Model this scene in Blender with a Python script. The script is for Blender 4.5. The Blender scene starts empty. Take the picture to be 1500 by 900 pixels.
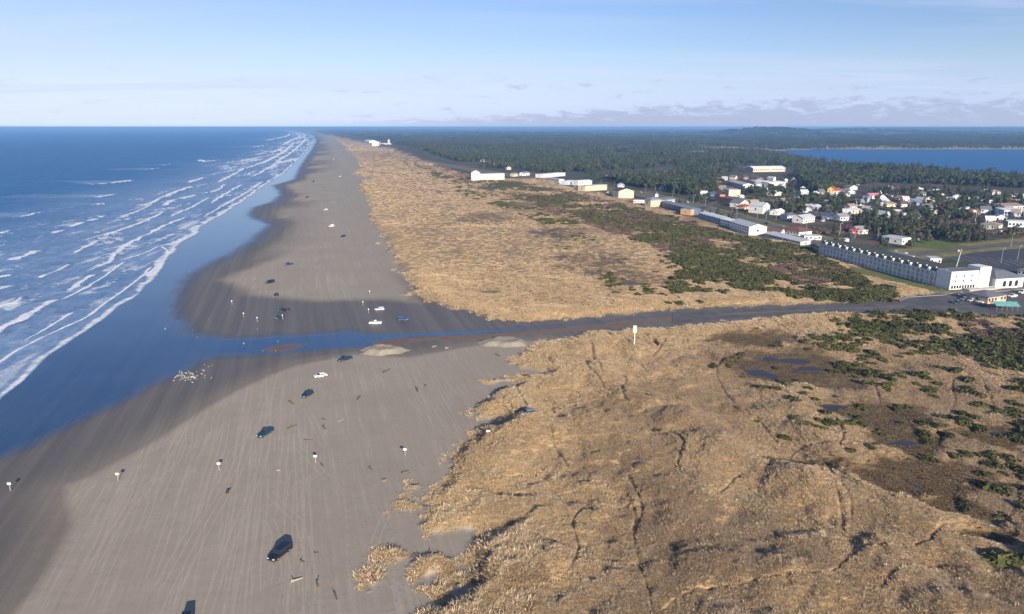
import bpy, bmesh, math, random
import numpy as np
from mathutils import Vector, Matrix
R = math.radians
random.seed(7); rng = np.random.default_rng(11)
sc = bpy.context.scene
col = sc.collection
# ------------------------------------------------------------------ camera
CAM_H, FPX, U0, V0, VH = 85.0, 1000.0, 750.0, 450.0, 186.0
PITCH = math.atan((V0 - VH) / FPX)
SP, CP = math.sin(PITCH), math.cos(PITCH)
cam_d = bpy.data.cameras.new('camera'); cam = bpy.data.objects.new('camera', cam_d); col.objects.link(cam)
cam_d.sensor_width = 36.0; cam_d.lens = 24.0; cam_d.clip_start = 1.0; cam_d.clip_end = 200000.0
cam.location = (0, 0, CAM_H); cam.rotation_euler = (math.pi / 2 - PITCH, 0, 0)
sc.camera = cam
# ------------------------------------------------------------------ sun, sky, exposure
SUN_EL, SUN_AZ = R(19.0), math.atan2(0.32, -0.947)          # azimuth clockwise from +Y
sun_d = bpy.data.lights.new('sun', 'SUN'); sun = bpy.data.objects.new('sun', sun_d); col.objects.link(sun)
sun_d.energy = 4.6; sun_d.angle = R(0.5); sun_d.color = (1.0, 0.86, 0.69)
sdir = Vector((math.sin(SUN_AZ) * math.cos(SUN_EL), math.cos(SUN_AZ) * math.cos(SUN_EL), math.sin(SUN_EL)))
sun.rotation_euler = sdir.to_track_quat('Z', 'Y').to_euler()
sc.view_settings.view_transform = 'Standard'; sc.view_settings.look = 'None'
sc.view_settings.exposure = 0.85; sc.view_settings.gamma = 1.0; sc.view_settings.use_curve_mapping = False
sc.cycles.max_bounces = 5; sc.cycles.diffuse_bounces = 2; sc.cycles.glossy_bounces = 2; sc.cycles.volume_bounces = 0
sc.cycles.transparent_max_bounces = 6; sc.cycles.use_denoising = True; sc.cycles.use_adaptive_sampling = True
sc.cycles.adaptive_threshold = 0.01

class NT:
    """small node-tree writer"""
    def __init__(s, tree): s.t = tree; tree.nodes.clear()
    def n(s, kind, ins=None, **props):
        nd = s.t.nodes.new(kind)
        for k, v in props.items(): setattr(nd, k, v)
        for k, v in (ins or {}).items():
            sock = nd.inputs[k]
            if hasattr(v, 'is_linked') or isinstance(v, bpy.types.NodeSocket): s.t.links.new(v, sock)
            else: sock.default_value = v
        return nd
    def math(s, op, a, b=0.0, c=None, clamp=False):
        nd = s.t.nodes.new('ShaderNodeMath'); nd.operation = op; nd.use_clamp = clamp
        for i, v in enumerate((a, b) if c is None else (a, b, c)):
            if isinstance(v, bpy.types.NodeSocket): s.t.links.new(v, nd.inputs[i])
            else: nd.inputs[i].default_value = v
        return nd.outputs[0]
    def mix(s, f, a, b, mode='MIX'):
        nd = s.t.nodes.new('ShaderNodeMix'); nd.data_type = 'RGBA'; nd.blend_type = mode; nd.clamp_factor = True
        for i, v in ((0, f), (6, a), (7, b)):
            if isinstance(v, bpy.types.NodeSocket): s.t.links.new(v, nd.inputs[i])
            else: nd.inputs[i].default_value = v if i == 0 else (tuple(v) + (1.0,))[:4]
        return nd.outputs[2]
    def ramp(s, x, lo, hi, a=0.0, b=1.0, smooth=True):
        nd = s.t.nodes.new('ShaderNodeMapRange'); nd.clamp = True
        nd.interpolation_type = 'SMOOTHSTEP' if smooth else 'LINEAR'
        for i, v in enumerate((x, lo, hi, a, b)):
            if isinstance(v, bpy.types.NodeSocket): s.t.links.new(v, nd.inputs[i])
            else: nd.inputs[i].default_value = v
        return nd.outputs[0]
    def noise(s, vec, scale, detail=4.0, rough=0.55, dist=0.0):
        nd = s.n('ShaderNodeTexNoise', {'Vector': vec, 'Scale': scale, 'Detail': detail, 'Roughness': rough, 'Distortion': dist})
        return nd.outputs['Fac']
    def mapping(s, vec, scale=(1, 1, 1), rot=(0, 0, 0), loc=(0, 0, 0)):
        return s.n('ShaderNodeMapping', {'Vector': vec, 'Scale': scale, 'Rotation': rot, 'Location': loc}).outputs[0]
    def attr(s, name): return s.n('ShaderNodeAttribute', attribute_name=name).outputs['Fac']

w = bpy.data.worlds.new('World'); sc.world = w; w.use_nodes = True
t = NT(w.node_tree)
sky = t.n('ShaderNodeTexSky', sky_type='NISHITA', sun_disc=False)
sky.sun_elevation = SUN_EL; sky.sun_rotation = SUN_AZ; sky.altitude = 0; sky.air_density = 1.0; sky.dust_density = 0.3; sky.ozone_density = 3.0
gen = t.n('ShaderNodeTexCoord').outputs['Generated']
sep = t.n('ShaderNodeSeparateXYZ', {0: gen})
X, Y, Z = sep.outputs
# thin high cirrus: a layer far overhead, seen at a grazing angle
den = t.math('ADD', Z, 0.05)
px_, py_ = t.math('DIVIDE', X, den), t.math('DIVIDE', Y, den)
pl = t.n('ShaderNodeCombineXYZ', {0: px_, 1: py_, 2: 0.0}).outputs[0]
c1 = t.noise(t.mapping(pl, scale=(0.22, 0.75, 1), rot=(0, 0, R(14))), 1.0, 7, 0.56, 1.1)
c2 = t.noise(t.mapping(pl, scale=(0.05, 0.16, 1), loc=(3.1, 7.7, 0)), 1.0, 4, 0.5, 0.3)
cir = t.math('MULTIPLY', t.ramp(c1, 0.43, 0.68), t.ramp(c2, 0.32, 0.68))
az = t.math('ARCTAN2', X, Y)
left = t.ramp(az, -0.75, 0.35, 1.0, 0.0)
cir = t.math('ADD', t.math('MULTIPLY', cir, 0.95), t.math('MULTIPLY', t.math('MULTIPLY', left, t.ramp(Z, 0.03, 0.11)), t.ramp(Z, 0.20, 0.11, 0.0, 0.48)), clamp=True)
SKYK = 1.0
skyc = t.mix(1.0, sky.outputs[0], (0.70, 0.70, 0.86), 'MULTIPLY')
skyc = t.mix(t.ramp(Z, 0.0, 0.13, .93, 0.0), skyc, t.mix(t.ramp(az, -.6, .6), (4.9, 5.6, 7.0), (3.7, 4.6, 6.6)))
skyc = t.mix(t.math('MULTIPLY', t.ramp(Z, 0.0, 0.5, 0.95, 0.3), cir), skyc, (4.4, 5.0, 6.3))
# low broken cumulus bank along the landward horizon
band = t.n('ShaderNodeCombineXYZ', {0: t.math('MULTIPLY', az, 26.0), 1: t.math('MULTIPLY', Z, 95.0), 2: 0.0}).outputs[0]
b1 = t.noise(t.mapping(band, loc=(1.7, 0.3, 0)), 1.3, 7, 0.68, 0.6)
hgt = t.ramp(az, -0.25, 0.40, 0.012, 0.046)
thr = t.ramp(t.math('DIVIDE', Z, hgt), 0.05, 1.45, 0.22, 0.72)
bank = t.math('MULTIPLY', t.ramp(t.math('SUBTRACT', b1, thr), 0.0, 0.22), t.ramp(az, -0.45, 0.15))
sp1 = t.noise(t.mapping(band, scale=(0.8, 1.0, 1), loc=(11.4, 5.2, 0)), 1.0, 6, 0.62, 0.4)
spot = t.math('MULTIPLY', t.math('MULTIPLY', t.ramp(sp1, 0.56, 0.70), t.ramp(Z, 0.085, 0.05)), t.ramp(az, -.35, .05, .22, .6))
bank = t.math('MAXIMUM', bank, spot)
skyc = t.mix(t.math('MULTIPLY', t.math('MULTIPLY', t.ramp(Z, .030, .004), t.ramp(az, -.3, .2)), .55), skyc, (3.5, 4.1, 5.6))
skyc = t.mix(t.math('MULTIPLY', bank, 0.8), skyc, (2.9, 3.35, 4.7))
bg = t.n('ShaderNodeBackground', {'Color': skyc, 'Strength': 0.085})
t.t.links.new(bg.outputs[0], t.n('ShaderNodeOutputWorld').inputs[0])

# ------------------------------------------------------------------ helpers
def P(u, v):
    """the point of the ground under photograph pixel (u, v)"""
    a, b = np.asarray(u, float) - U0, np.asarray(v, float) - V0
    k = CAM_H / (FPX * SP + b * CP)
    return a * k, (FPX * CP - b * SP) * k
def P3(u, v, z=0.0):
    x, y = P(u, v); return Vector((float(x), float(y), z))
def pxm(v): return CP * (v - VH) / CAM_H * math.sqrt(1.0)      # photograph pixels per metre on the ground at row v
def sstep(a, b, x):
    t_ = np.clip((x - a) / (b - a), 0, 1); return t_ * t_ * (3 - 2 * t_)
def _hash(ix, iy, seed):
    h = (ix.astype(np.int64) * 374761393 + iy.astype(np.int64) * 668265263 + seed * 1442695041) & 0xFFFFFFFF
    h = ((h ^ (h >> 13)) * 1274126177) & 0xFFFFFFFF
    return ((h ^ (h >> 16)) & 0xFFFF).astype(np.float32) / 65535.0
def vnoise(x, y, seed=0):
    ix, iy = np.floor(x), np.floor(y); fx, fy = (x - ix), (y - iy)
    fx = fx * fx * (3 - 2 * fx); fy = fy * fy * (3 - 2 * fy)
    a, b = _hash(ix, iy, seed), _hash(ix + 1, iy, seed); c, d = _hash(ix, iy + 1, seed), _hash(ix + 1, iy + 1, seed)
    return (a + (b - a) * fx) * (1 - fy) + (c + (d - c) * fx) * fy
def fbm(x, y, seed=0, oct=4, gain=0.5):
    s, amp, tot = 0, 1.0, 0
    for k in range(oct):
        s = s + amp * vnoise(x * 2 ** k + 17.3 * k, y * 2 ** k - 9.1 * k, seed + k); tot += amp; amp *= gain
    return s / tot
def px_poly(pts):
    a = np.array(pts, float); x, y = P(a[:, 0], a[:, 1]); return np.stack([x, y], 1)
def seg_dist(x, y, poly, closed=False):
    n = len(poly); d2 = np.full(x.shape, 1e18)
    for i in range(n if closed else n - 1):
        ax, ay = poly[i]; bx, by = poly[(i + 1) % n]
        dx, dy = bx - ax, by - ay; L = dx * dx + dy * dy + 1e-12
        tt = np.clip(((x - ax) * dx + (y - ay) * dy) / L, 0, 1)
        d2 = np.minimum(d2, (x - ax - tt * dx) ** 2 + (y - ay - tt * dy) ** 2)
    return np.sqrt(d2)
def inside(x, y, poly):
    r = np.zeros(x.shape, bool); n = len(poly)
    for i in range(n):
        ax, ay = poly[i]; bx, by = poly[(i + 1) % n]
        if ay == by: continue
        c = ((ay > y) != (by > y)) & (x < (bx - ax) * (y - ay) / (by - ay) + ax)
        r ^= c
    return r
def sdf(x, y, poly, pad=300.0):
    """signed distance in metres, positive inside"""
    lo, hi = poly.min(0) - pad, poly.max(0) + pad
    m = (x > lo[0]) & (x < hi[0]) & (y > lo[1]) & (y < hi[1])
    out = np.full(x.shape, -float(pad))
    xs, ys = x[m], y[m]
    d = seg_dist(xs, ys, poly, True); out[m] = np.where(inside(xs, ys, poly), d, -np.minimum(d, pad))
    return out
def line_d(x, y, poly, pad=40.0):
    lo, hi = poly.min(0) - pad, poly.max(0) + pad
    m = (x > lo[0]) & (x < hi[0]) & (y > lo[1]) & (y < hi[1])
    out = np.full(x.shape, float(pad)); out[m] = np.minimum(seg_dist(x[m], y[m], poly), pad); return out
def smooth_line(pts, n=6):
    """Catmull-Rom through the points"""
    p = np.array(pts, float); q = np.vstack([2 * p[0] - p[1], p, 2 * p[-1] - p[-2]]); out = []
    for i in range(1, len(q) - 2):
        for k in range(n):
            t_ = k / n
            out.append(0.5 * (2 * q[i] + (q[i + 1] - q[i - 1]) * t_ + (2 * q[i - 1] - 5 * q[i] + 4 * q[i + 1] - q[i + 2]) * t_ ** 2 + (3 * q[i] - q[i - 1] - 3 * q[i + 1] + q[i + 2]) * t_ ** 3))
    out.append(p[-1]); return np.array(out)
def tag(o, label=None, cat=None, group=None, kind=None):
    if label: o['label'] = label
    if cat: o['category'] = cat
    if group: o['group'] = group
    if kind: o['kind'] = kind
    return o
def link_mesh(name, me, mats=(), parent=None):
    o = bpy.data.objects.new(name, me); col.objects.link(o)
    for m in (mats if isinstance(mats, (list, tuple)) else [mats]): me.materials.append(m)
    if parent is not None: o.parent = parent
    return o
def empty(name, loc, rz=0.0):
    o = bpy.data.objects.new(name, None); col.objects.link(o); o.location = loc; o.rotation_euler = (0, 0, rz); o.empty_display_size = 0.5
    return o
def np_mesh(name, V, F, smooth=False, midx=None):
    """mesh from vertex array and an (n,3) or (n,4) face array"""
    me = bpy.data.meshes.new(name); V = np.asarray(V, np.float32); F = np.asarray(F, np.int32)
    k = F.shape[1]
    me.vertices.add(len(V)); me.vertices.foreach_set('co', V.ravel())
    me.loops.add(F.size); me.loops.foreach_set('vertex_index', F.ravel())
    me.polygons.add(len(F)); me.polygons.foreach_set('loop_start', np.arange(0, F.size, k, dtype=np.int32))
    me.polygons.foreach_set('loop_total', np.full(len(F), k, np.int32))
    if midx is not None: me.polygons.foreach_set('material_index', np.asarray(midx, np.int32))
    me.polygons.foreach_set('use_smooth', np.full(len(F), smooth))
    me.update(calc_edges=True); return me
class MB:
    """collects boxes, prisms and cylinders into one mesh"""
    def __init__(s): s.v = []; s.f = []; s.m = []
    def poly(s, pts, faces, mi=0):
        b = len(s.v); s.v += [tuple(p) for p in pts]
        for f in faces: s.f.append([b + i for i in f]); s.m.append(mi)
        return s
    def box(s, x0, x1, y0, y1, z0, z1, mi=0):
        return s.poly([(x0, y0, z0), (x1, y0, z0), (x1, y1, z0), (x0, y1, z0), (x0, y0, z1), (x1, y0, z1), (x1, y1, z1), (x0, y1, z1)],
                      [(3, 2, 1, 0), (4, 5, 6, 7), (0, 1, 5, 4), (1, 2, 6, 5), (2, 3, 7, 6), (3, 0, 4, 7)], mi)
    def cyl(s, a, b, r0, r1=None, n=8, mi=0):
        a, b = Vector(a), Vector(b); r1 = r0 if r1 is None else r1
        q = (b - a).to_track_quat('Z', 'Y'); pts = []
        for c, r in ((a, r0), (b, r1)):
            for i in range(n):
                an = 2 * math.pi * i / n; pts.append(c + q @ Vector((math.cos(an) * r, math.sin(an) * r, 0)))
        fs = [(i, (i + 1) % n, n + (i + 1) % n, n + i) for i in range(n)] + [tuple(range(n - 1, -1, -1)), tuple(range(n, 2 * n))]
        return s.poly(pts, fs, mi)
    def prism(s, prof, x0, x1, mi=0):
        """closed profile in (y, z) swept along x"""
        n = len(prof); pts = [(x0, y, z) for y, z in prof] + [(x1, y, z) for y, z in prof]
        return s.poly(pts, [(i, (i + 1) % n, n + (i + 1) % n, n + i) for i in range(n)] + [tuple(range(n - 1, -1, -1)), tuple(range(n, 2 * n))], mi)
    def build(s, name, mats, parent=None, bevel=0.0, smooth=False):
        me = bpy.data.meshes.new(name); me.from_pydata(s.v, [], s.f); me.update()
        for i, p in enumerate(me.polygons): p.material_index = s.m[i]
        bm = bmesh.new(); bm.from_mesh(me); bmesh.ops.recalc_face_normals(bm, faces=bm.faces)
        if bevel: bmesh.ops.bevel(bm, geom=list(bm.edges), offset=bevel, segments=2, affect='EDGES', clamp_overlap=True)
        bm.to_mesh(me); bm.free()
        if smooth: me.polygons.foreach_set('use_smooth', [True] * len(me.polygons))
        return link_mesh(name, me, mats, parent)
_mats = {}
def mat(name, colr, rough=0.7, metal=0.0, spec=0.5, var=0.12, scale=1.5, bump=0.0, rnd=0.0):
    """plain procedural material: colour with noise mottling"""
    if name in _mats: return _mats[name]
    m = bpy.data.materials.new(name); m.use_nodes = True; t = NT(m.node_tree)
    ob = t.n('ShaderNodeTexCoord').outputs['Object']
    nz = t.noise(ob, scale, 5, 0.6)
    f = t.ramp(nz, 0.3, 0.7, 1 - var, 1 + var)
    if rnd:
        rn = t.n('ShaderNodeObjectInfo').outputs['Random']
        f = t.math('MULTIPLY', f, t.ramp(rn, 0, 1, 1 - rnd, 1 + rnd, False))
    c = t.n('ShaderNodeVectorMath', {0: tuple(colr), 3: f}, operation='SCALE').outputs[0]
    b = t.n('ShaderNodeBsdfPrincipled', {'Base Color': c, 'Roughness': rough, 'Metallic': metal, 'Specular IOR Level': spec})
    if bump:
        b2 = t.n('ShaderNodeBump', {'Height': nz, 'Strength': bump, 'Distance': 0.2}); t.t.links.new(b2.outputs[0], b.inputs['Normal'])
    t.t.links.new(b.outputs[0], t.n('ShaderNodeOutputMaterial').inputs[0])
    _mats[name] = m; return m
# ------------------------------------------------------------------ zones, traced on the ground plane
SHORE = [(-700, 1250), (-260, 775), (-100, 655), (0, 585), (45, 548), (75, 518), (130, 480), (175, 447), (207, 430), (228, 408), (243, 385), (258, 362),
         (290, 338), (330, 312), (362, 290), (392, 270), (412, 257), (432, 240), (446, 225), (457, 212), (461, 204), (456, 198.5), (446, 194.6), (430, 192), (400, 190.3), (330, 189), (230, 188.2)]
SAND = [(-700, 1300), (-260, 860), (-100, 725), (0, 668), (60, 640), (130, 605), (190, 578), (240, 549), (300, 522), (390, 514), (440, 512), (520, 503), (560, 497),
        (520, 489), (430, 494), (330, 498), (268, 490), (242, 460), (246, 430), (270, 402), (300, 386), (335, 372), (362, 356), (386, 337), (396, 329), (366, 317), (371, 305),
        (400, 296), (413, 285), (402, 272), (432, 263), (443, 240), (456, 222), (464, 207), (460, 199), (448, 194.6), (430, 191.9), (400, 190.2), (330, 188.9), (230, 188.15)]
NDUNE = [(230, 188.1), (330, 188.8), (400, 189.9), (435, 191.6), (460, 194), (475, 197), (490, 204), (503, 215), (517, 231), (528, 247), (514, 254), (521, 258), (541, 260.5), (525, 266), (523, 277), (537, 290),
         (541, 305), (538, 319), (549, 336), (561, 353), (568, 368), (580, 389), (586, 402), (600, 416), (606, 432), (628, 443), (655, 452), (690, 459), (720, 468), (758, 473), (800, 470), (860, 466), (930, 461),
         (975, 455), (1060, 451), (1200, 445.5), (1320, 439), (1345, 432), (1400, 430), (1560, 420), (2100, 400), (2100, 188.1)]
SDUNE = [(850, 489), (822, 496), (783, 502), (767, 513), (738, 527), (740, 533), (762, 540), (794, 546), (792, 549), (757, 550), (728, 553), (706, 553), (699, 562), (716, 566), (745, 561), (744, 568), (717, 580), (711, 590), (691, 598),
         (690, 616), (712, 618), (730, 616), (722, 627), (687, 632), (700, 638), (672, 654), (661, 672), (652, 693), (643, 713), (632, 724), (620, 733), (624, 752), (616, 778), (634, 787), (662, 783), (702, 780), (706, 784), (685, 800), (680, 815),
         (688, 840), (668, 838), (650, 858), (667, 873), (688, 868), (660, 880), (632, 892), (610, 920), (585, 980), (540, 1100), (2100, 1100), (2100, 455), (1500, 463), (1400, 461), (1300, 459), (1170, 463.5), (1060, 471), (985, 480), (900, 486)]
ISLES = [(563, 703, 13, 7), (607, 711, 17, 9), (594, 738, 21, 15), (633, 828, 40, 22), (547, 850, 12, 11), (580, 814, 15, 10), (648, 868, 20, 9), (690, 605, 12, 5), (672, 700, 8, 6), (553, 357, 8, 2), (549, 318, 7, 1.5), (600, 432, 10, 2), (575, 395, 8, 2), (549, 308, 8, 1.4)]
INLAND = [(455, 193.5), (480, 198), (535, 211), (575, 220), (630, 240), (690, 262), (740, 262), (800, 262), (860, 281), (900, 293), (960, 304), (1010, 318), (1060, 338), (1100, 352), (1150, 354), (1190, 362), (1240, 392), (1290, 412), (1390, 432),
          (1500, 445), (2100, 440), (2100, 188), (500, 188)]
BAY = [(1095, 222.5), (1180, 219.5), (1300, 218.8), (1500, 218.8), (2100, 218.8), (2100, 268), (1500, 255), (1400, 253), (1310, 248), (1240, 243), (1180, 235), (1130, 227)]
DRY_S = [(95, 712), (130, 697), (240, 638), (300, 598), (360, 566), (430, 535), (520, 520), (600, 524), (690, 507), (800, 497), (830, 560), (760, 700), (700, 1100), (-60, 1100), (20, 900), (66, 838), (104, 768)]
DRY_N = [(298, 412), (330, 400), (380, 382), (420, 362), (448, 345), (465, 328), (480, 300), (496, 285), (500, 262), (540, 262), (600, 400), (640, 452), (560, 444), (450, 446), (346, 436), (326, 424)]
CREEK = [(320, 500), (420, 495), (500, 490), (600, 488), (700, 484), (800, 476), (860, 470), (900, 467), (935, 464.5), (985, 459), (985, 462), (935, 468), (860, 476.5), (790, 484), (700, 490.5), (620, 493.5), (540, 500), (560, 503), (520, 510), (440, 514), (360, 520)]
RUST = [(548, 501), (620, 494.5), (700, 491), (800, 484), (860, 477.5), (935, 469), (1000, 464), (1000, 467), (930, 475), (860, 483), (790, 489), (700, 496), (620, 501), (560, 505)]
RUST2 = [(383, 513), (400, 508), (425, 505), (446, 504.5), (430, 511), (405, 515)]
TRACKWAY = [(560, 506), (700, 498), (800, 491), (860, 485), (940, 477), (1000, 472), (1000, 458), (930, 464), (860, 470), (700, 486), (560, 492)]
POND = [(1108, 548, 28, 6), (1093, 545, 12, 4), (1128, 553, 9, 4), (1160, 530, 22, 4), (1180, 541, 25, 4), (1125, 527, 12, 4), (1225, 597, 22, 4), (1250, 613, 14, 2.5), (1325, 649, 16, 3), (1325, 650, 28, 3), (1392, 757, 15, 6), (1360, 747, 12, 4), (1465, 638, 20, 6), (1340, 712, 12, 4), (1430, 706, 18, 3),
        (715, 429, 15, 3), (961, 508, 4, 6), (817, 378, 10, 2), (905, 398, 12, 2), (868, 402, 18, 2.5), (884, 378, 12, 2.5), (648, 282, 10, 2), (812, 336, 12, 2), (920, 415, 16, 3), (1215, 470, 14, 1.5), (815, 348, 22, 3), (780, 342, 14, 2.2)]
MARSH = [(1170, 540, 100, 32, 14), (1290, 610, 80, 20, 10), (1320, 645, 70, 20, 8), (1330, 705, 105, 32, 14), (1390, 745, 55, 20, 8), (1155, 685, 36, 14, 6), (1440, 790, 45, 12, 5), (1460, 640, 60, 16, 7), (1100, 500, 60, 14, 6),
         (820, 345, 42, 16, 10), (870, 385, 65, 16, 10), (920, 412, 70, 14, 8), (710, 320, 40, 10, 8), (800, 300, 70, 12, 8), (850, 318, 55, 9, 8)]
TRAILS = [[(733, 887), (753, 880), (793, 867), (817, 860), (837, 843), (847, 815)], [(847, 830), (900, 830), (937, 833), (983, 827), (1010, 822)], [(920, 705), (934, 730), (941, 750), (935, 770), (929, 790), (933, 812), (938, 835), (948, 868), (956, 900)],
          [(918, 730), (927, 745), (931, 762), (926, 785)], [(850, 815), (841, 785), (838, 775), (847, 760), (867, 752), (913, 747), (928, 738)], [(960, 905), (1000, 877), (1050, 867), (1133, 858), (1200, 855), (1230, 838), (1260, 823), (1300, 817), (1353, 813), (1367, 800), (1393, 780), (1433, 773), (1470, 766), (1490, 745), (1495, 725), (1490, 705)],
          [(1200, 690), (1208, 712), (1220, 735), (1233, 773), (1236, 790)], [(1214, 695), (1224, 715), (1240, 745), (1246, 770)], [(1160, 660), (1185, 668), (1200, 673), (1214, 685), (1227, 702)], [(1143, 698), (1153, 693), (1158, 686), (1157, 677), (1165, 664), (1180, 658), (1207, 657)],
          [(1085, 705), (1070, 715), (1055, 730), (1042, 735)], [(1283, 572), (1287, 582), (1290, 593), (1280, 603), (1267, 610), (1252, 614)], [(1397, 556), (1396, 570), (1400, 585), (1395, 600), (1389, 613)], [(1110, 612), (1120, 626), (1130, 640), (1139, 650)], [(1365, 630), (1378, 642), (1370, 656)],
          [(867, 513), (870, 528), (878, 545), (882, 556)], [(868, 515), (871, 528), (861, 544), (872, 556), (880, 568), (888, 578), (897, 583)], [(911, 553), (917, 563), (912, 576), (912, 586), (917, 596)], [(813, 618), (810, 605), (812, 598), (822, 592)], [(775, 618), (767, 600), (760, 585), (753, 574)],
          [(838, 632), (850, 627), (872, 621), (889, 615)], [(905, 494), (915, 500), (922, 512)], [(882, 490), (890, 496), (898, 499)], [(975, 500), (967, 515), (955, 526)], [(806, 640), (812, 660), (822, 675), (833, 690)], [(1062, 520), (1050, 545), (1060, 570), (1075, 590), (1100, 610)],
          [(1495, 730), (1480, 760), (1490, 785)], [(980, 640), (1000, 660), (990, 690)], [(800, 690), (780, 705), (760, 703), (725, 712)], [(1290, 870), (1320, 850), (1370, 840), (1420, 850)], [(1225, 620), (1235, 640), (1230, 660)], [(1440, 560), (1455, 590), (1470, 610)]]
TYRES = [[(350, 627), (386, 610), (422, 593), (453, 585), (482, 584), (516, 578), (542, 566), (558, 548)], [(448, 598), (460, 620), (469, 640), (473, 652)], [(333, 905), (353, 800), (367, 720), (380, 640), (388, 600), (400, 585), (445, 586)],
         [(471, 690), (432, 715), (407, 735), (399, 745)], [(394, 722), (418, 746), (438, 766), (446, 792)], [(544, 860), (549, 800), (563, 761), (582, 738)], [(545, 800), (560, 840), (580, 860), (620, 880)], [(500, 408), (505, 425), (518, 445), (560, 470)], [(480, 398), (482, 420), (495, 445), (520, 465)], [(465, 398), (467, 420), (478, 440), (495, 455)], [(490, 403), (493, 424), (506, 446), (535, 466)],
         [(560, 450), (640, 470), (700, 478)], [(232, 860), (272, 790), (322, 710), (352, 655), (388, 615)], [(152, 800), (192, 740), (262, 671), (332, 621), (390, 590)], [(240, 900), (300, 780), (350, 690), (372, 620)], [(100, 740), (150, 700), (230, 655), (310, 610)], [(300, 905), (340, 790), (380, 690), (400, 620), (430, 590)], [(480, 700), (440, 660), (400, 640), (360, 640)], [(410, 905), (420, 850), (410, 800), (395, 760)]]
_r = random.Random(3)
for _k in range(34):
    _u, _v = _r.uniform(120, 470), _r.uniform(640, 900); _s = _r.uniform(.10, .30)
    TYRES.append([(_u + (440 - _u) * _s * f + _r.uniform(-4, 4), _v + (186 - _v) * _s * f) for f in (0, .33, .66, 1)])
LAWN = [[(1245, 391), (1290, 399), (1340, 412), (1386, 428), (1380, 431), (1335, 424), (1290, 409), (1240, 398)], [(1170, 350), (1200, 362), (1200, 372), (1170, 362)], [(1090, 288), (1118, 287), (1128, 294), (1115, 300), (1092, 297)], [(1335, 352), (1365, 350), (1420, 362), (1400, 368), (1340, 362)],
        [(1360, 292), (1395, 296), (1400, 302), (1362, 303)]]
HIGHWAY = [(560, 226), (700, 250), (760, 258), (850, 271), (905, 279), (960, 288), (1020, 303), (1090, 322), (1160, 342), (1230, 361), (1290, 378), (1340, 391), (1390, 402), (1450, 414), (1530, 432), (1700, 470)]
SIDEROAD = [(1305, 383), (1340, 373), (1400, 366), (1500, 356), (1650, 343), (1900, 325)]
LOT = [(1392, 380), (1420, 371), (1500, 364), (1640, 356), (1750, 400), (1640, 425), (1560, 410), (1500, 402), (1440, 392)]
FORE = [(1318, 441), (1330, 436), (1380, 433), (1394, 430.5), (1420, 431), (1480, 426), (1500, 424), (1620, 420), (1700, 450), (1620, 462), (1500, 464), (1440, 461.5), (1400, 459.5), (1330, 456)]
pSHORE, pSAND = px_poly(SHORE), px_poly(SAND)
off = px_poly([(-2500, 1250), (-2500, 187.9)])
pSEA = np.vstack([pSHORE, [[-60000, 42000], [-60000, -200]]])
pBEACHSEA = np.vstack([pSAND, [[-60000, 42000], [-60000, -200]]])
pND, pSD, pIN, pBAY = px_poly(NDUNE), px_poly(SDUNE), px_poly(INLAND), px_poly(BAY)
pDRYS, pDRYN, pCREEK, pRUST, pRUST2, pTRACK = map(px_poly, (DRY_S, DRY_N, CREEK, RUST, RUST2, TRACKWAY))
pHW, pSR, pLOT, pFORE = px_poly(smooth_line(HIGHWAY)), px_poly(smooth_line(SIDEROAD)), px_poly(LOT), px_poly(FORE)
ROADN = [(985, 458.5), (1060, 454.5), (1130, 452), (1200, 449), (1270, 445.5), (1325, 441.5)]
ROADS = [(985, 475), (1060, 467), (1130, 462.5), (1200, 459.5), (1270, 457.5), (1332, 456)]
pROAD = px_poly(ROADN + ROADS[::-1])
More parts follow.
